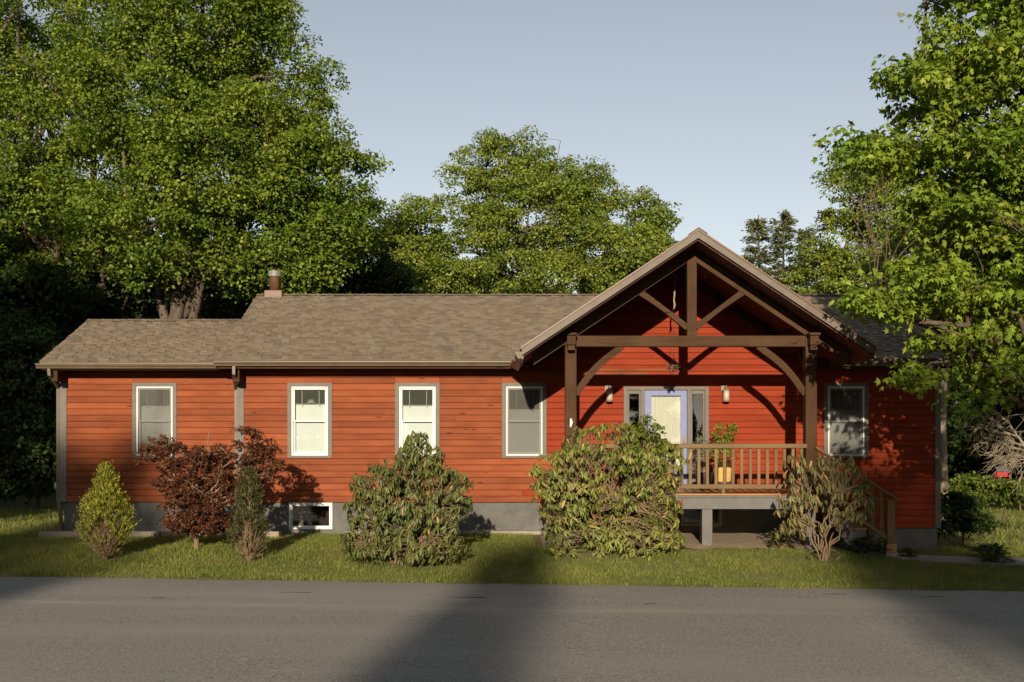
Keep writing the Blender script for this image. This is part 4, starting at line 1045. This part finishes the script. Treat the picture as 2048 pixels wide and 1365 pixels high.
# right background
make_tree('maple_tree', 'loose light green tree rising behind the porch gable and the near maple', None, base_at(1715, 42), [
    blob(1700, 400, 62, 75, 42), blob(1770, 330, 70, 60, 42), blob(1690, 500, 85, 70, 42), blob(1800, 440, 90, 80, 42), blob(1640, 560, 70, 45, 42), blob(1760, 570, 120, 60, 42)],
    210, 260, .66, .12, RH, L_mid, .22, 4.5, 107, 11, twigs=.7)
make_tree('maple_tree', 'green tree behind the house corner with a bare sunlit trunk', None, base_at(1886, 30), [
    blob(1900, 640, 120, 90, 30.5), blob(1960, 520, 120, 100, 31), blob(1830, 540, 90, 80, 32), blob(1960, 720, 100, 60, 31)], 170, 240, .64, .11, RH, L_mid, .135, 4.6, 108, 9, bark=m_dead)

# near maple on the right of the lawn; its trunk stands just out of the picture
ND = 18.6
NB = [blob(1985, 70, 140, 110, ND, 1.6), blob(1895, 175, 125, 78, ND, 1.4), blob(1965, 310, 140, 100, ND, 1.7), blob(1755, 300, 95, 34, ND - .3, .8), blob(1850, 330, 90, 50, ND, 1.0), blob(1905, 420, 120, 75, ND, 1.4),
      blob(1985, 520, 100, 120, ND, 1.6), blob(1855, 590, 130, 55, ND - .2, 1.1), blob(1745, 612, 62, 26, ND - .4, .7), blob(1960, 660, 100, 85, ND, 1.3), blob(1848, 755, 45, 30, ND - .3, .6), blob(1985, 760, 70, 50, ND, 1.0),
      blob(2140, 120, 170, 200, ND, 2.4), blob(2200, 420, 190, 230, ND, 2.6), blob(2120, 690, 120, 120, ND, 1.8), blob(1990, -110, 170, 110, ND + .2, 2.0), blob(2160, -160, 200, 150, ND, 2.2), blob(2000, 560, 130, 120, ND + 1.6, 1.2), blob(1930, 240, 120, 120, ND + 1.8, 1.2)]
near = make_tree('maple_tree', 'near maple with large bright lobed leaves overhanging the porch roof and stairs', None, base_at(2135, ND + .2), NB, 660, 88, .46, .128, MPL, L_maple2, .20, 2.6, 109, 18, twigs=.8, singles=300, flat=.62, shell=.35, inner=.3)

# conifers on the skyline
def conifer(name, label, base, h, r, mat, seed, n_lev=16, per=26, leaf=.16, group=None):
    rg = random.Random(seed); t = thing(name, base, label, 'tree', group); mb = MB(); pos = []; tip = []; nr = []; sc = []
    b = Vector(base); mb.tube([b - Vector((0, 0, .3)), b + Vector((.05, 0, h * .5)), b + Vector((0, 0, h))], [.16, .10, .02], 8)
    for i in range(n_lev):
        f = .22 + .78 * i / n_lev; z = h * f; L = r * (1 - f) ** .75 + .22
        for k in range(rg.randint(6, 8)):
            a = rg.uniform(0, 2 * math.pi); d = Vector((math.cos(a), math.sin(a), .18)); p0 = b + Vector((0, 0, z + rg.uniform(-.2, .2))); LL = L * rg.uniform(.6, 1.15)
            mb.tube([p0, p0 + d * LL * .5, p0 + d * LL + Vector((0, 0, -.1 * LL))], [.025, .016, .006], 4, False)
            for q in range(per):
                s = rg.uniform(.15, 1.05); c = p0 + d * LL * s + Vector((rg.gauss(0, .09), rg.gauss(0, .09), rg.gauss(0, .06) - .1 * LL * s * s))
                pos.append(c); tip.append(Vector((d.x, d.y, .1)) + Vector((rg.gauss(0, .6), rg.gauss(0, .6), rg.gauss(0, .4)))); nr.append((rg.gauss(0, .5), rg.gauss(0, .5), 1)); sc.append(leaf * rg.uniform(.6, 1.3))
    mb.build('trunk', m_bark, t, 0, True)
    leaves(t, 'crown', T_rhomb(.42, .08), np.array([tuple(p) for p in pos]), frames(np.array([tuple(p) for p in tip]), np.array(nr)), np.array(sc), mat)
for k, (px, py, d, r, lab) in enumerate(((1517, 430, 50, 1.35, 'short grey-green pine just right of the porch gable peak'), (1566, 420, 50, 1.5, 'slender grey-green pine between the short pine and the light tree'), (1612, 455, 53, 1.5, 'grey-green pine half hidden behind the light green tree'))):
    b = base_at(px, d); h = P(px, py, d).z - b.z; conifer('pine_tree', lab, b, h, r * 1.25, L_pine, 40 + k, 26, 62, .19, 'pines on the skyline')

# woods behind: one tree built, the others copied
wood = make_tree('woodland_tree', 'dark woodland tree in the wood far behind the house', 'woodland trees far behind the house', Vector((0, 0, 0)), [
    (np.array([0, 0, 5.5]), np.array([2.8, 2.6, 2.6])), (np.array([1.2, .3, 7.6]), np.array([2.0, 2.0, 1.9])), (np.array([-1.3, 0, 3.4]), np.array([2.2, 2.0, 1.8])), (np.array([.6, -.5, 2.2]), np.array([2.4, 2.0, 1.6]))],
    230, 130, .75, .21, RHW, L_dark, .2, 3.0, 110, 8)
def copy_tree(o, loc, rz, s, label=None, group=None):
    c = o.copy(); COL.objects.link(c); c.location = loc; c.rotation_euler = (0, 0, rz); c.scale = s if isinstance(s, tuple) else (s, s, s)
    if label: c['label'] = label
    if group: c['group'] = group
    for ch in o.children:
        q = ch.copy(); COL.objects.link(q); q.parent = c
    return c
spots = [(-30, 46, 1.3), (-120, 40, 1.15), (60, 50, 1.25), (-40, 33, .62), (70, 31, .55), (40, 38, .85), (260, 55, 1.3), (400, 60, 1.3), (520, 52, 1.05), (640, 58, 1.15), (780, 62, 1.15), (900, 64, 1.0), (1040, 66, 1.0), (1180, 64, .95), (1300, 62, .95),
         (1440, 64, .8), (1560, 66, .9), (1680, 60, 1.0), (1800, 58, 1.15), (1900, 50, 1.05), (1960, 46, .8), (2030, 44, .85), (2110, 42, .9), (2180, 50, 1.2), (1990, 60, 1.2), (2080, 56, 1.2), (1880, 62, 1.0), (-200, 36, 1.0), (-230, 48, 1.3), (2280, 40, 1.0), (2330, 48, 1.2)]
for k, (px, d, s) in enumerate(spots):
    b = base_at(px, d)
    if k == 0: wood.location = b; wood.scale = (s, s, s)
    else: copy_tree(wood, b, k * 2.399, s)

# trees across the road, out of view: the far row throws the soft shade on road, lawn and lower wall
caster = make_tree('roadside_tree', 'tall unseen roadside tree across the road, casting shade and blocking skylight', 'trees across the road', Vector((0, 0, 0)), [
    (np.array([0, 0, 9.0]), np.array([3.6, 3.0, 3.4])), (np.array([1.4, 0, 12.2]), np.array([2.4, 2.2, 2.2])), (np.array([-1.6, 0, 11.0]), np.array([2.2, 2.0, 2.0])), (np.array([.2, 0, 6]), np.array([4.2, 3.0, 2.2]))],
    260, 90, .85, .24, RHW, L_maple, .28, 5.0, 111, 10)
CAST = [(-20, -86, 1.40), (-16.2, -85, (.75, .9, 1.78)), (-12.6, -84, (.7, 1, 1.28)), (-9.9, -88, (.28, .6, 1.42)), (-7.0, -85, (.2, .4, 1.62)), (-14.5, -84, (.3, .5, 1.47)), (-5.6, -86, (.25, .5, 1.38)), (-.4, -88, (.35, .5, 1.50)), (3.4, -83, (.3, .5, 1.5)), (-4.2, -90, (.6, 1, 1.27)), (-2.0, -84, (.45, .8, 1.34)), (1.7, -85, (.9, 1.0, 1.78)), (3.0, -80, (.8, 1.0, 1.56)), (5.5, -87, 1.5), (11, -84, 1.55), (18, -86, 1.6), (-27, -85, 1.6), (-35, -84, 1.6), (26, -85, 1.6),
        (-17.5, -16.5, 1.12), (-25, -17, 1.35), (-22, -30, 1.45), (-30, -24, 1.5), (-34, -38, 1.6), (-26, -45, 1.6), (20, -18, 1.35), (18, -30, 1.35), (26, -22, 1.5), (28, -38, 1.5), (21, -46, 1.5), (-42, -34, 1.7), (35, -28, 1.6)]  # unseen flank trees, added to block side skylight and darken the far left
for k, (x, y, s) in enumerate(CAST):
    b = Vector((x, y, float(ground(np.float64(x), np.float64(y)))))
    if k == 0: caster.location = b; caster.scale = (s, s, s)
    else: copy_tree(caster, b, k * 1.9, s)

for k in range(15):
    x = -60 + 8.5 * k + 2 * math.sin(k * 2.1); y = -98 + 4 * math.sin(k * 1.3)
    copy_tree(wood, Vector((x, y, float(ground(np.float64(x), np.float64(y))))), k * 2.1, 1.25 + .2 * math.sin(k * 3.3), 'dark woodland tree in the wood across the road', 'woodland trees across the road')

# ------------------------------------------------------------------ shrubs in front of the house
def whorl_bush(name, label, base, blobs, n_tips, per, leaf_len, mat, seed, singles, droop=.6, stem=None, stems=9, extra=None, cat='shrub', tmpl=None, stem_r=.028, shell=.55, split=None):
    """evergreen shrub: stems fork from the base and every twig ends in a whorl of hanging leaves"""
    global rng
    rng = np.random.default_rng(seed); t = thing(name, base, label, cat)
    b0 = np.array(base, float); tips = sample_blobs(blobs, n_tips, shell)
    tips = tips[tips[:, 2] > ground(tips[:, 0], tips[:, 1]) + .08]
    mb = MB(); nodes = []
    for s in range(stems):
        j = rng.integers(len(tips)); mid = b0 + (tips[j] - b0) * .62; mid[2] = max(mid[2], b0[2] + .25)
        pts = curve(b0 + np.array([rng.normal() * .05, rng.normal() * .05, -.05]), mid, 7, 0, .06, .10)
        mb.tube(pts, [stem_r * (1 - .55 * i / 6) for i in range(7)], 6, False); nodes += list(pts[2:])
    nodes = np.array(nodes)
    outd = np.zeros_like(tips)
    for j, tp in enumerate(tips):
        k = int(np.argmin(np.linalg.norm(nodes - tp, axis=1) + .6 * np.maximum(nodes[:, 2] - tp[2], 0)))
        pts = curve(nodes[k], tp, 5, 0, .07, .05); mb.tube(pts, [stem_r * .42 * (1 - .7 * i / 4) for i in range(5)], 4, False)
        v = tp - pts[-2]; outd[j] = v / (np.linalg.norm(v) + 1e-9)
    mb.build('stems', stem or m_twig, t, 0, True)
    N = len(tips) * per; idx = np.repeat(np.arange(len(tips)), per)
    ang = np.tile(np.arange(per) * 2 * np.pi / per, len(tips)) + rng.random(N) * .6 + idx
    ax = unit(outd[idx] * .6 + np.array([0, 0, .6])); ref = unit(np.cross(ax, np.array([0.3, .8, .1]))); r2 = np.cross(ax, ref)
    rad = ref * np.cos(ang)[:, None] + r2 * np.sin(ang)[:, None]
    dr = droop + rng.normal(size=N) * .35
    tipd = unit(rad + np.array([0, 0, -1]) * dr[:, None] + rng.normal(size=(N, 3)) * .12)
    nrm = unit(ax + rad * .5 + rng.normal(size=(N, 3)) * .2)
    pos = tips[idx] + rng.normal(size=(N, 3)) * .012 - ax * (rng.random(N) * .05)[:, None]
    sc = leaf_len * rng.uniform(.65, 1.2, N)
    leaves(t, 'foliage', tmpl or T_lance(.30, .28), pos, frames(tipd, nrm), sc, mat, singles)
    for (emat, count, ew, zlo, zhi) in (extra or []):
        zmin, zmax = tips[:, 2].min(), tips[:, 2].max()
        sel = np.where((tips[:, 2] > zmin + (zmax - zmin) * zlo) & (tips[:, 2] < zmin + (zmax - zmin) * zhi) & (tips[:, 1] < b0[1] + .4))[0]
        if len(sel) == 0: continue
        q = rng.choice(sel, count); p = tips[q] + rng.normal(size=(count, 3)) * .06
        td = unit(np.array([0, 0, -1]) + rng.normal(size=(count, 3)) * .35); nn = unit(rng.normal(size=(count, 3)) + np.array([0, -1, 0]))
        leaves(t, 'withered_leaves', tmpl or T_lance(.26, .2), p, frames(td, nn), ew * rng.uniform(.7, 1.2, count), emat)
    return t
g = gp(1205, 1128); d0 = g.y + D
whorl_bush('rhododendron', 'wide pale green rhododendron in front of the porch deck with orange withered leaves inside', g, [
    blob(1230, 880, 105, 38, d0 + .35, .7), blob(1200, 950, 150, 70, d0, 1.0), blob(1135, 990, 75, 60, d0, .8), blob(1300, 930, 75, 60, d0, .7), blob(1330, 1000, 40, 40, d0, .5), blob(1150, 1080, 80, 42, d0 - .2, .7), blob(1290, 1080, 85, 42, d0 - .2, .7), blob(1215, 1060, 70, 40, d0 + .2, .8), blob(1325, 1060, 42, 45, d0 - .1, .5), blob(1240, 1015, 110, 40, d0 + .3, .7)],
    1350, 8, .128, L_rhodo, 201, 300, .75, None, 13, [(L_orange, 60, .15, .25, .6), (L_tan, 90, .16, .1, .9)], shell=.7)
g = gp(800, 1126); d0 = g.y + D
whorl_bush('rhododendron', 'dark green pointed rhododendron in front of the plain windows and concrete foundation', g, [
    blob(835, 890, 32, 34, d0, .35), blob(838, 915, 55, 35, d0, .5), blob(825, 945, 95, 38, d0, .7), blob(760, 970, 62, 42, d0, .6), blob(900, 990, 52, 60, d0, .6), blob(735, 1075, 62, 48, d0 - .1, .6), blob(850, 1080, 95, 45, d0 - .2, .7), blob(860, 1030, 60, 30, d0, .6), blob(740, 1020, 55, 40, d0, .5), blob(800, 1000, 100, 40, d0 + .1, .7)],
    900, 8, .132, L_rhodod, 202, 300, .85, None, 11, [(L_tan, 60, .15, .25, .7)], shell=.6)
g = gp(1648, 1140); d0 = g.y + D
whorl_bush('rhododendron', 'sparse leggy rhododendron with yellowing hanging leaves beside the stairs', g, [
    blob(1640, 940, 85, 46, d0, .55), blob(1720, 1010, 30, 40, d0, .4), blob(1640, 1020, 80, 40, d0, .5), blob(1590, 1000, 55, 30, d0, .45), blob(1695, 970, 48, 48, d0, .45), blob(1575, 1055, 32, 22, d0, .35), blob(1640, 1120, 70, 18, d0, .4)],
    200, 8, .15, L_rhodoy, 203, 300, 1.3, None, 15, [(L_tan, 45, .18, .5, 1.0)], stem_r=.02, shell=.35)
# light shrub rising behind the wide rhododendron
g = Vector((2.75, -3.0, float(ground(np.float64(2.75), np.float64(-3.0))))); d0 = g.y + D
make_tree('leafy_shrub', 'fresh green broad-leaved shrub rising behind the wide rhododendron before the door', None, g, [blob(1290, 865, 42, 30, d0, .35), blob(1305, 900, 52, 35, d0, .35), blob(1265, 920, 45, 30, d0, .35)],
    40, 30, .17, .085, T_lance(.6, .2), L_light, .02, .9, 204, 7, bark=m_twig, singles=100, category='shrub')

# conifer shrubs
def spray_cone(name, label, g, pts, n, leaf, mat, seed, bare=0, tmpl=None, yscale=.9):
    """upright cypress: pts = (height fraction, radius) outline; flat sprays pointing up and out"""
    global rng
    rng = np.random.default_rng(seed); t = thing(name, g, label, 'shrub'); H = pts[-1][0]; b = np.array(g)
    zs = np.array([p[0] for p in pts]); rs = np.array([p[1] for p in pts])
    mb = MB(); mb.tube([b - [0, 0, .1], b + [0.02, 0, H * .5], b + [0, 0, H * .97]], [.03, .02, .006], 6)
    n_br = n // 26; P_, T_, N_, S_ = [], [], [], []
    for i in range(n_br):
        f = rng.random(); z = H * (1 - (1 - f) ** .8) * .97 + .08; rmax = np.interp(z, zs, rs) * rng.uniform(.65, 1.12); a = rng.random() * 2 * np.pi
        o = np.array([math.cos(a), math.sin(a) * yscale, 0]); start = b + [0, 0, max(z - rmax * .8 - .05, .05)]; end = b + o * rmax + [0, 0, z]
        if i % 3 == 0: mb.tube(curve(start, end, 5, 0, .04, -.05), [.010, .008, .006, .005, .003], 4, False)
        s = rng.random(26) ** .6; c = start + (end - start) * (.45 + .6 * s)[:, None] + rng.normal(size=(26, 3)) * [.035, .035, .03]
        P_.append(c); dd = unit(end - start); T_.append(dd * .8 + [0, 0, .35] + rng.normal(size=(26, 3)) * .45); N_.append(o * .8 + rng.normal(size=(26, 3)) * .7); S_.append(leaf * rng.uniform(.5, 1.25, 26))
    for i in range(bare):
        a = rng.random() * 2 * np.pi; r = rng.random() * rs.max() * .95; zz = rng.uniform(.25, .55) * H
        mb.tube(curve(b + [0, 0, -.02], b + [math.cos(a) * r, math.sin(a) * r - .06, zz], 5, 0, .06), [.010, .008, .006, .005, .003], 4, False)
    mb.build('stems', m_twig, t, 0, True)
    PP, TT, NN, SS = np.concatenate(P_), np.concatenate(T_), np.concatenate(N_), np.concatenate(S_)
    rel = PP - b; gone = (rel[:, 2] < H * .46 * (1 - .9 * np.abs(rel[:, 0]) / rs.max())) & (rel[:, 1] < rs.max() * .25) & (rng.random(len(PP)) < .88); gone |= (rel[:, 2] < .16 * H) & (rng.random(len(PP)) < .6)
    PP, TT, NN, SS = PP[~gone], TT[~gone], NN[~gone], SS[~gone]
    leaves(t, 'foliage', tmpl or T_rhomb(.5, .1), PP, frames(TT, NN), SS, mat)
    return t
g = gp(212, 1119); s = (g.y + D) / F
spray_cone('conifer_shrub', 'golden green conical conifer with bare brown stems at its foot', g, [(0, 18 * s), (40 * s, 40 * s), (72 * s, 52 * s), (110 * s, 44 * s), (140 * s, 26 * s), (165 * s, 16 * s), (186 * s, 3 * s)], 15000, .066, L_thuja, 301, 120, T_rhomb(.30, .08))
g = gp(498, 1122); s = (g.y + D) / F
spray_cone('conifer_shrub', 'narrow dark green conifer beside the purple maple', g, [(0, 20 * s), (30 * s, 36 * s), (60 * s, 38 * s), (100 * s, 26 * s), (140 * s, 20 * s), (165 * s, 16 * s), (182 * s, 3 * s)], 9000, .06, L_thujad, 302, 80, T_rhomb(.30, .08))
# purple japanese maple
g = gp(392, 1099); d0 = g.y + D
STAR = T_maple_small(.12, .8)
make_tree('purple_maple', 'small purple-leaved japanese maple on the lawn before the wing', None, g, [
    blob(330, 895, 45, 28, d0, .4), blob(420, 930, 85, 42, d0, .75), blob(500, 885, 38, 32, d0, .4), blob(520, 935, 45, 35, d0, .45), blob(350, 970, 50, 40, d0, .5), blob(395, 1005, 62, 45, d0, .6), blob(480, 985, 55, 40, d0, .5), blob(370, 1055, 45, 22, d0, .4), blob(425, 1045, 40, 25, d0, .4), blob(395, 1040, 75, 34, d0, .6), blob(300, 910, 30, 16, d0, .3), blob(535, 905, 28, 18, d0, .3)],
    480, 48, .13, .066, STAR, L_red, .055, .45, 303, 16, bark=m_twig, twigs=.9, flat=.5, shell=.3, inner=.2)
# small border plants
def tuft(name, label, g, n, L, w, mat, seed, spread=.3, up=.8, cat='plant', singles=80):
    global rng
    rng = np.random.default_rng(seed); t = thing(name, g, label, cat)
    a = rng.random(n) * 2 * np.pi; o = np.stack([np.cos(a), np.sin(a), np.zeros(n)], 1)
    hh = rng.random(n)
    pos = np.array(g) + o * (rng.random(n)[:, None] * spread) + np.stack([0 * a, 0 * a, hh * up * .5 + .01], 1)
    tip = unit(o + np.array([0, 0, 1]) * rng.uniform(.1, 1.1, n)[:, None]); nrm = unit(np.array([0, 0, 1]) - o * .4 + rng.normal(size=(n, 3)) * .15)
    mb = MB()
    for i in range(0, n, 3): mb.tube([np.array(g) + o[i] * .02 + [0, 0, -.03], np.array(g) + (pos[i] - np.array(g)) * .6, pos[i]], [.008, .006, .004], 4, False)
    mb.build('stems', m_twig, t)
    leaves(t, 'foliage', T_lance(w, .4), pos, frames(tip, nrm), L * rng.uniform(.6, 1.15, n), mat, singles)
tuft('border_plant', 'low clump of glossy dark leaves at the foot of the stairs', gp(1728, 1108), 150, .22, .32, L_hosta, 401, .32, .55)
tuft('border_plant', 'small leafy clump beside the newel footing', gp(1815, 1117), 70, .17, .34, L_hosta, 402, .18, .35)
tuft('border_plant', 'leafy dark green clump beside the concrete path', gp(1985, 1126), 130, .24, .34, L_hosta, 403, .25, .6)
tuft('border_plant', 'pale green tuft under the deck edge by the sparse rhododendron', gp(1562, 1098), 70, .16, .3, L_rhodoy, 404, .2, .6)
# shrubs to the right of the house
b = base_at(1925, 24.6); d0 = b.y + D
make_tree('dark_shrub', 'rounded dark green shrub against the right-hand house corner', None, b, [blob(1920, 1035, 50, 42, d0, .7), blob(1945, 1045, 32, 34, d0, .5), blob(1900, 1010, 30, 25, d0, .4)], 90, 60, .24, .095, T_rhomb(.6), L_dark, .03, .4, 405, 8, bark=m_twig, category='shrub')
for k, (px, py, rx, ry, d, lab) in enumerate(((1985, 985, 42, 34, 36, 'sunlit young bush at the lawn edge under the bird feeder'), (2040, 1000, 38, 36, 35, 'sunlit broad bush at the lawn edge next to the young bush'), (1935, 975, 30, 20, 37, 'small sunlit bush at the lawn edge behind the bare trunk'))):
    b = base_at(px, d); b0 = blob(px, py, rx, ry, d)
    make_tree('lawn_bush', lab, None, b, [b0, blob(px + 6, py + 20, rx * .8, ry * .7, d)], 90, 50, .26, .13, RH, L_light, .03, .35, 410 + k, 8, bark=m_twig, category='shrub')
# bare dead branches by the feeder
db = thing('dead_branch', P(2075, 905, 26.2), 'pale leafless branches reaching over the bird feeder', 'branch')
mb = MB(); rs = random.Random(77)
A = np.array(P(2085, 925, 26.2)); 
mains = [(P(1900, 812, 26.2), .035), (P(1935, 850, 26.0), .028), (P(1985, 815, 26.4), .026), (P(2012, 922, 25.9), .022), (P(1970, 875, 26.1), .025)]
rng = np.random.default_rng(78)
for q, r0 in mains:
    pts = curve(A, np.array(q), 9, .02, .035, .06); mb.tube(pts, [max(r0 * (1 - i / 9.5), .005) for i in range(9)], 6, False)
    for i in range(2, 9):
        for _ in range(5):
            L = rs.uniform(.25, .7); v = np.array([rs.uniform(-1, .5), rs.uniform(-.5, .5), rs.uniform(-.9, .6)]); v = v / np.linalg.norm(v)
            e = pts[i] + v * L; p2 = curve(pts[i], e, 4, .1, .08); mb.tube(p2, [.009, .007, .005, .003], 4, False)
            for _ in range(2):
                v2 = v + np.array([rs.uniform(-.8, .8), rs.uniform(-.5, .5), rs.uniform(-.8, .5)]); mb.tube(curve(p2[2], p2[2] + v2 * L * .5, 3, .05, .05), [.005, .004, .0025], 3, False)
mb.build('branches', m_dead, db)
# the wood post of the branch: a slim bare tree behind it
btr = base_at(2100, 26.4)
tp = [Vector((btr.x, btr.y, btr.z - .2)), Vector((btr.x + .05, btr.y, btr.z + 1.2)), Vector(A) + Vector((.05, 0, 0)), Vector((A[0] + .2, A[1], A[2] + 2.2))]
MB().tube(tp, [.09, .075, .06, .02], 8).build('trunk', m_dead, db, 0, True)

# potted plant foliage
def pot_plant(c, blobs, n, per, cr, leaf, mat, name, label, seed, tm):
    global rng
    rng = np.random.default_rng(seed); t = thing(name, c, label, 'plant'); cc = sample_blobs(blobs, n, .3); crr = cr * rng.uniform(.7, 1.2, n)
    pos, fr, sc = clump_leaves(cc, crr, per, leaf, .8)
    mb = MB()
    for q in cc[::2]: mb.tube(curve(np.array(c), q, 5, 0, .05, .06), [.008, .007, .006, .004, .003], 4, False)
    mb.build('stems', m_twig, t); leaves(t, 'foliage', tm, pos, fr, sc, mat); return t
c = (pc.x, pc.y, zz + .40)
pp_ = pot_plant(c, [blob(1445, 872, 20, 22, 22.9, .2), blob(1440, 895, 26, 16, 22.9, .2), blob(1463, 858, 8, 10, 22.9, .1), blob(1445, 912, 22, 10, 22.9, .2)], 60, 26, .09, .065, L_lime, 'potted_plant', 'lime green leafy plant with red flowers in the orange pot', 501, T_lance(.55, .25))
rng = np.random.default_rng(5); n = 160; pos = np.array(P(1448, 914, 22.75)) + rng.normal(size=(n, 3)) * [.14, .10, .05]
leaves(pp_, 'flowers', T_rhomb(.8, .2), pos, frames(rdir(n), rdir(n)), .04 * rng.uniform(.7, 1.3, n), L_flower)
# silvery plant beside it, in a dark pot
c2 = Vector((wx(1408, 22.7), 22.7 - D, DECKZ)); sp_ = thing('planter', c2, 'dark round pot beside the orange pot near the door', 'planter')
MB().lathe(c2, [(.11, 0), (.15, .05), (.18, .28), (.19, .36), (.17, .365), (.15, .33), (.02, .32)], 20).build('pot', m_dark, sp_, 0, True)
pot_plant((c2.x, c2.y, DECKZ + .33), [blob(1408, 885, 16, 28, 22.7, .15), blob(1400, 910, 18, 25, 22.7, .15)], 36, 26, .09, .05, L_silver, 'potted_plant', 'feathery silver-green plant in the dark pot', 502, T_lance(.25, .3))

# ------------------------------------------------------------------ lawn
rng = np.random.default_rng(900)
def grass(n, x0, x1, y0, y1, seed, hmin=.025, hmax=.06, avoid=True):
    global rng
    rng = np.random.default_rng(seed)
    x = rng.uniform(x0, x1, n); y = rng.uniform(y0, y1, n)
    edge_n = .07 * np.sin(x * 6.1 + 1.3 * np.sin(x * 2.2)) * np.sin(x * 2.9 + .5) + .04 * np.sin(x * 17.3)
    k = y + wob(x) + edge_n > EDGE - .05 + rng.random(n) ** 2 * .22
    if avoid:
        k &= ~((x > .45) & (x < 6.4) & (y > -2.75 + .12 * np.sin(x * 5))); k &= ~((x > MX0 - 4) & (x < MX1) & (y > -.15))
        k &= ~((x < -4.6) & (x > -10.0) & (y > -.86)); k &= ~((x > -3.7) & (x < .8) & (y > -.22))
        k &= ~((x > 7.3) & (x < 14.2) & (np.abs(y + 2.05 + .168 * (x - 7.45)) < .5)); k &= ~((x > 6.0) & (x < 7.6) & (y > -2.5))
        # thin worn patches under the shrubs
        for px_, py_, rr_ in ((1205, 1128, .95), (800, 1126, .8), (212, 1119, .3), (1648, 1140, .5), (498, 1122, .3)):
            q = gp(px_, py_); k &= ~((((x - q.x) / 1.3) ** 2 + (y - q.y) ** 2 < rr_ ** 2 * rng.random(n)))
    x, y = x[k], y[k]; n = len(x)
    pos = np.stack([x, y, ground(x, y) - .006], 1)
    patch = .75 + .5 * (np.sin(x * 2.3 + y * 1.1) * np.sin(y * 2.9 - x * .7) * .5 + .5)
    tip = unit(np.stack([rng.normal(size=n) * .45, rng.normal(size=n) * .45, np.ones(n)], 1)); nrm = unit(np.stack([rng.normal(size=n), rng.normal(size=n) - .4, .2 * np.ones(n)], 1))
    return pos, frames(tip, nrm), rng.uniform(hmin, hmax, n) * patch
BL = (np.array([(-.09, 0, 0), (.09, 0, 0), (.02, 1, .25), (-.02, 1, .25)], float), [(0, 1, 2, 3)])
pos, fr, sc = grass(220000, -11.5, 12.5, -5.75, .2, 901, .03, .075)
lawn = join_leaves('grass', BL, pos, fr, sc, L_grass, None); tag(lawn, 'short green lawn between the house and the road', 'grass', None, 'stuff')
pos, fr, sc = grass(34000, 9.4, 22, -3, 22, 902, .04, .09)
lawn2 = join_leaves('grass', BL, pos, fr, sc * 1.6, L_grass, None); tag(lawn2, 'sunlit side lawn to the right of the house', 'grass', None, 'stuff')
pos, fr, sc = grass(30000, -22, -10.2, -5.7, 8, 903, .04, .09)
lawn3 = join_leaves('grass', BL, pos, fr, sc * 1.4, L_grass, None); tag(lawn3, 'grass beyond the end of the wing', 'grass', None, 'stuff')
# fallen leaves on the lawn
for k, (px, py) in enumerate(((985, 1112), (962, 1110), (955, 1107), (870, 1128), (1270, 1150), (1515, 1172), (640, 1127), (1330, 1140), (1420, 1128), (980, 1165))):
    q = gp(px, py); me = bpy.data.meshes.new('fallen_leaf'); tv, tf = T_lance(.5, .3); me.from_pydata([tuple(v * .11) for v in tv], [], tf); me.materials.append(L_tan)
    o = bpy.data.objects.new('fallen_leaf', me); COL.objects.link(o); o.location = (q.x, q.y, q.z + .035); o.rotation_euler = (random.uniform(-.3, .3), random.uniform(-.3, .3), random.uniform(0, 6))
    tag(o, 'dry tan fallen leaf lying on the lawn', 'leaf', 'fallen leaves on the lawn')
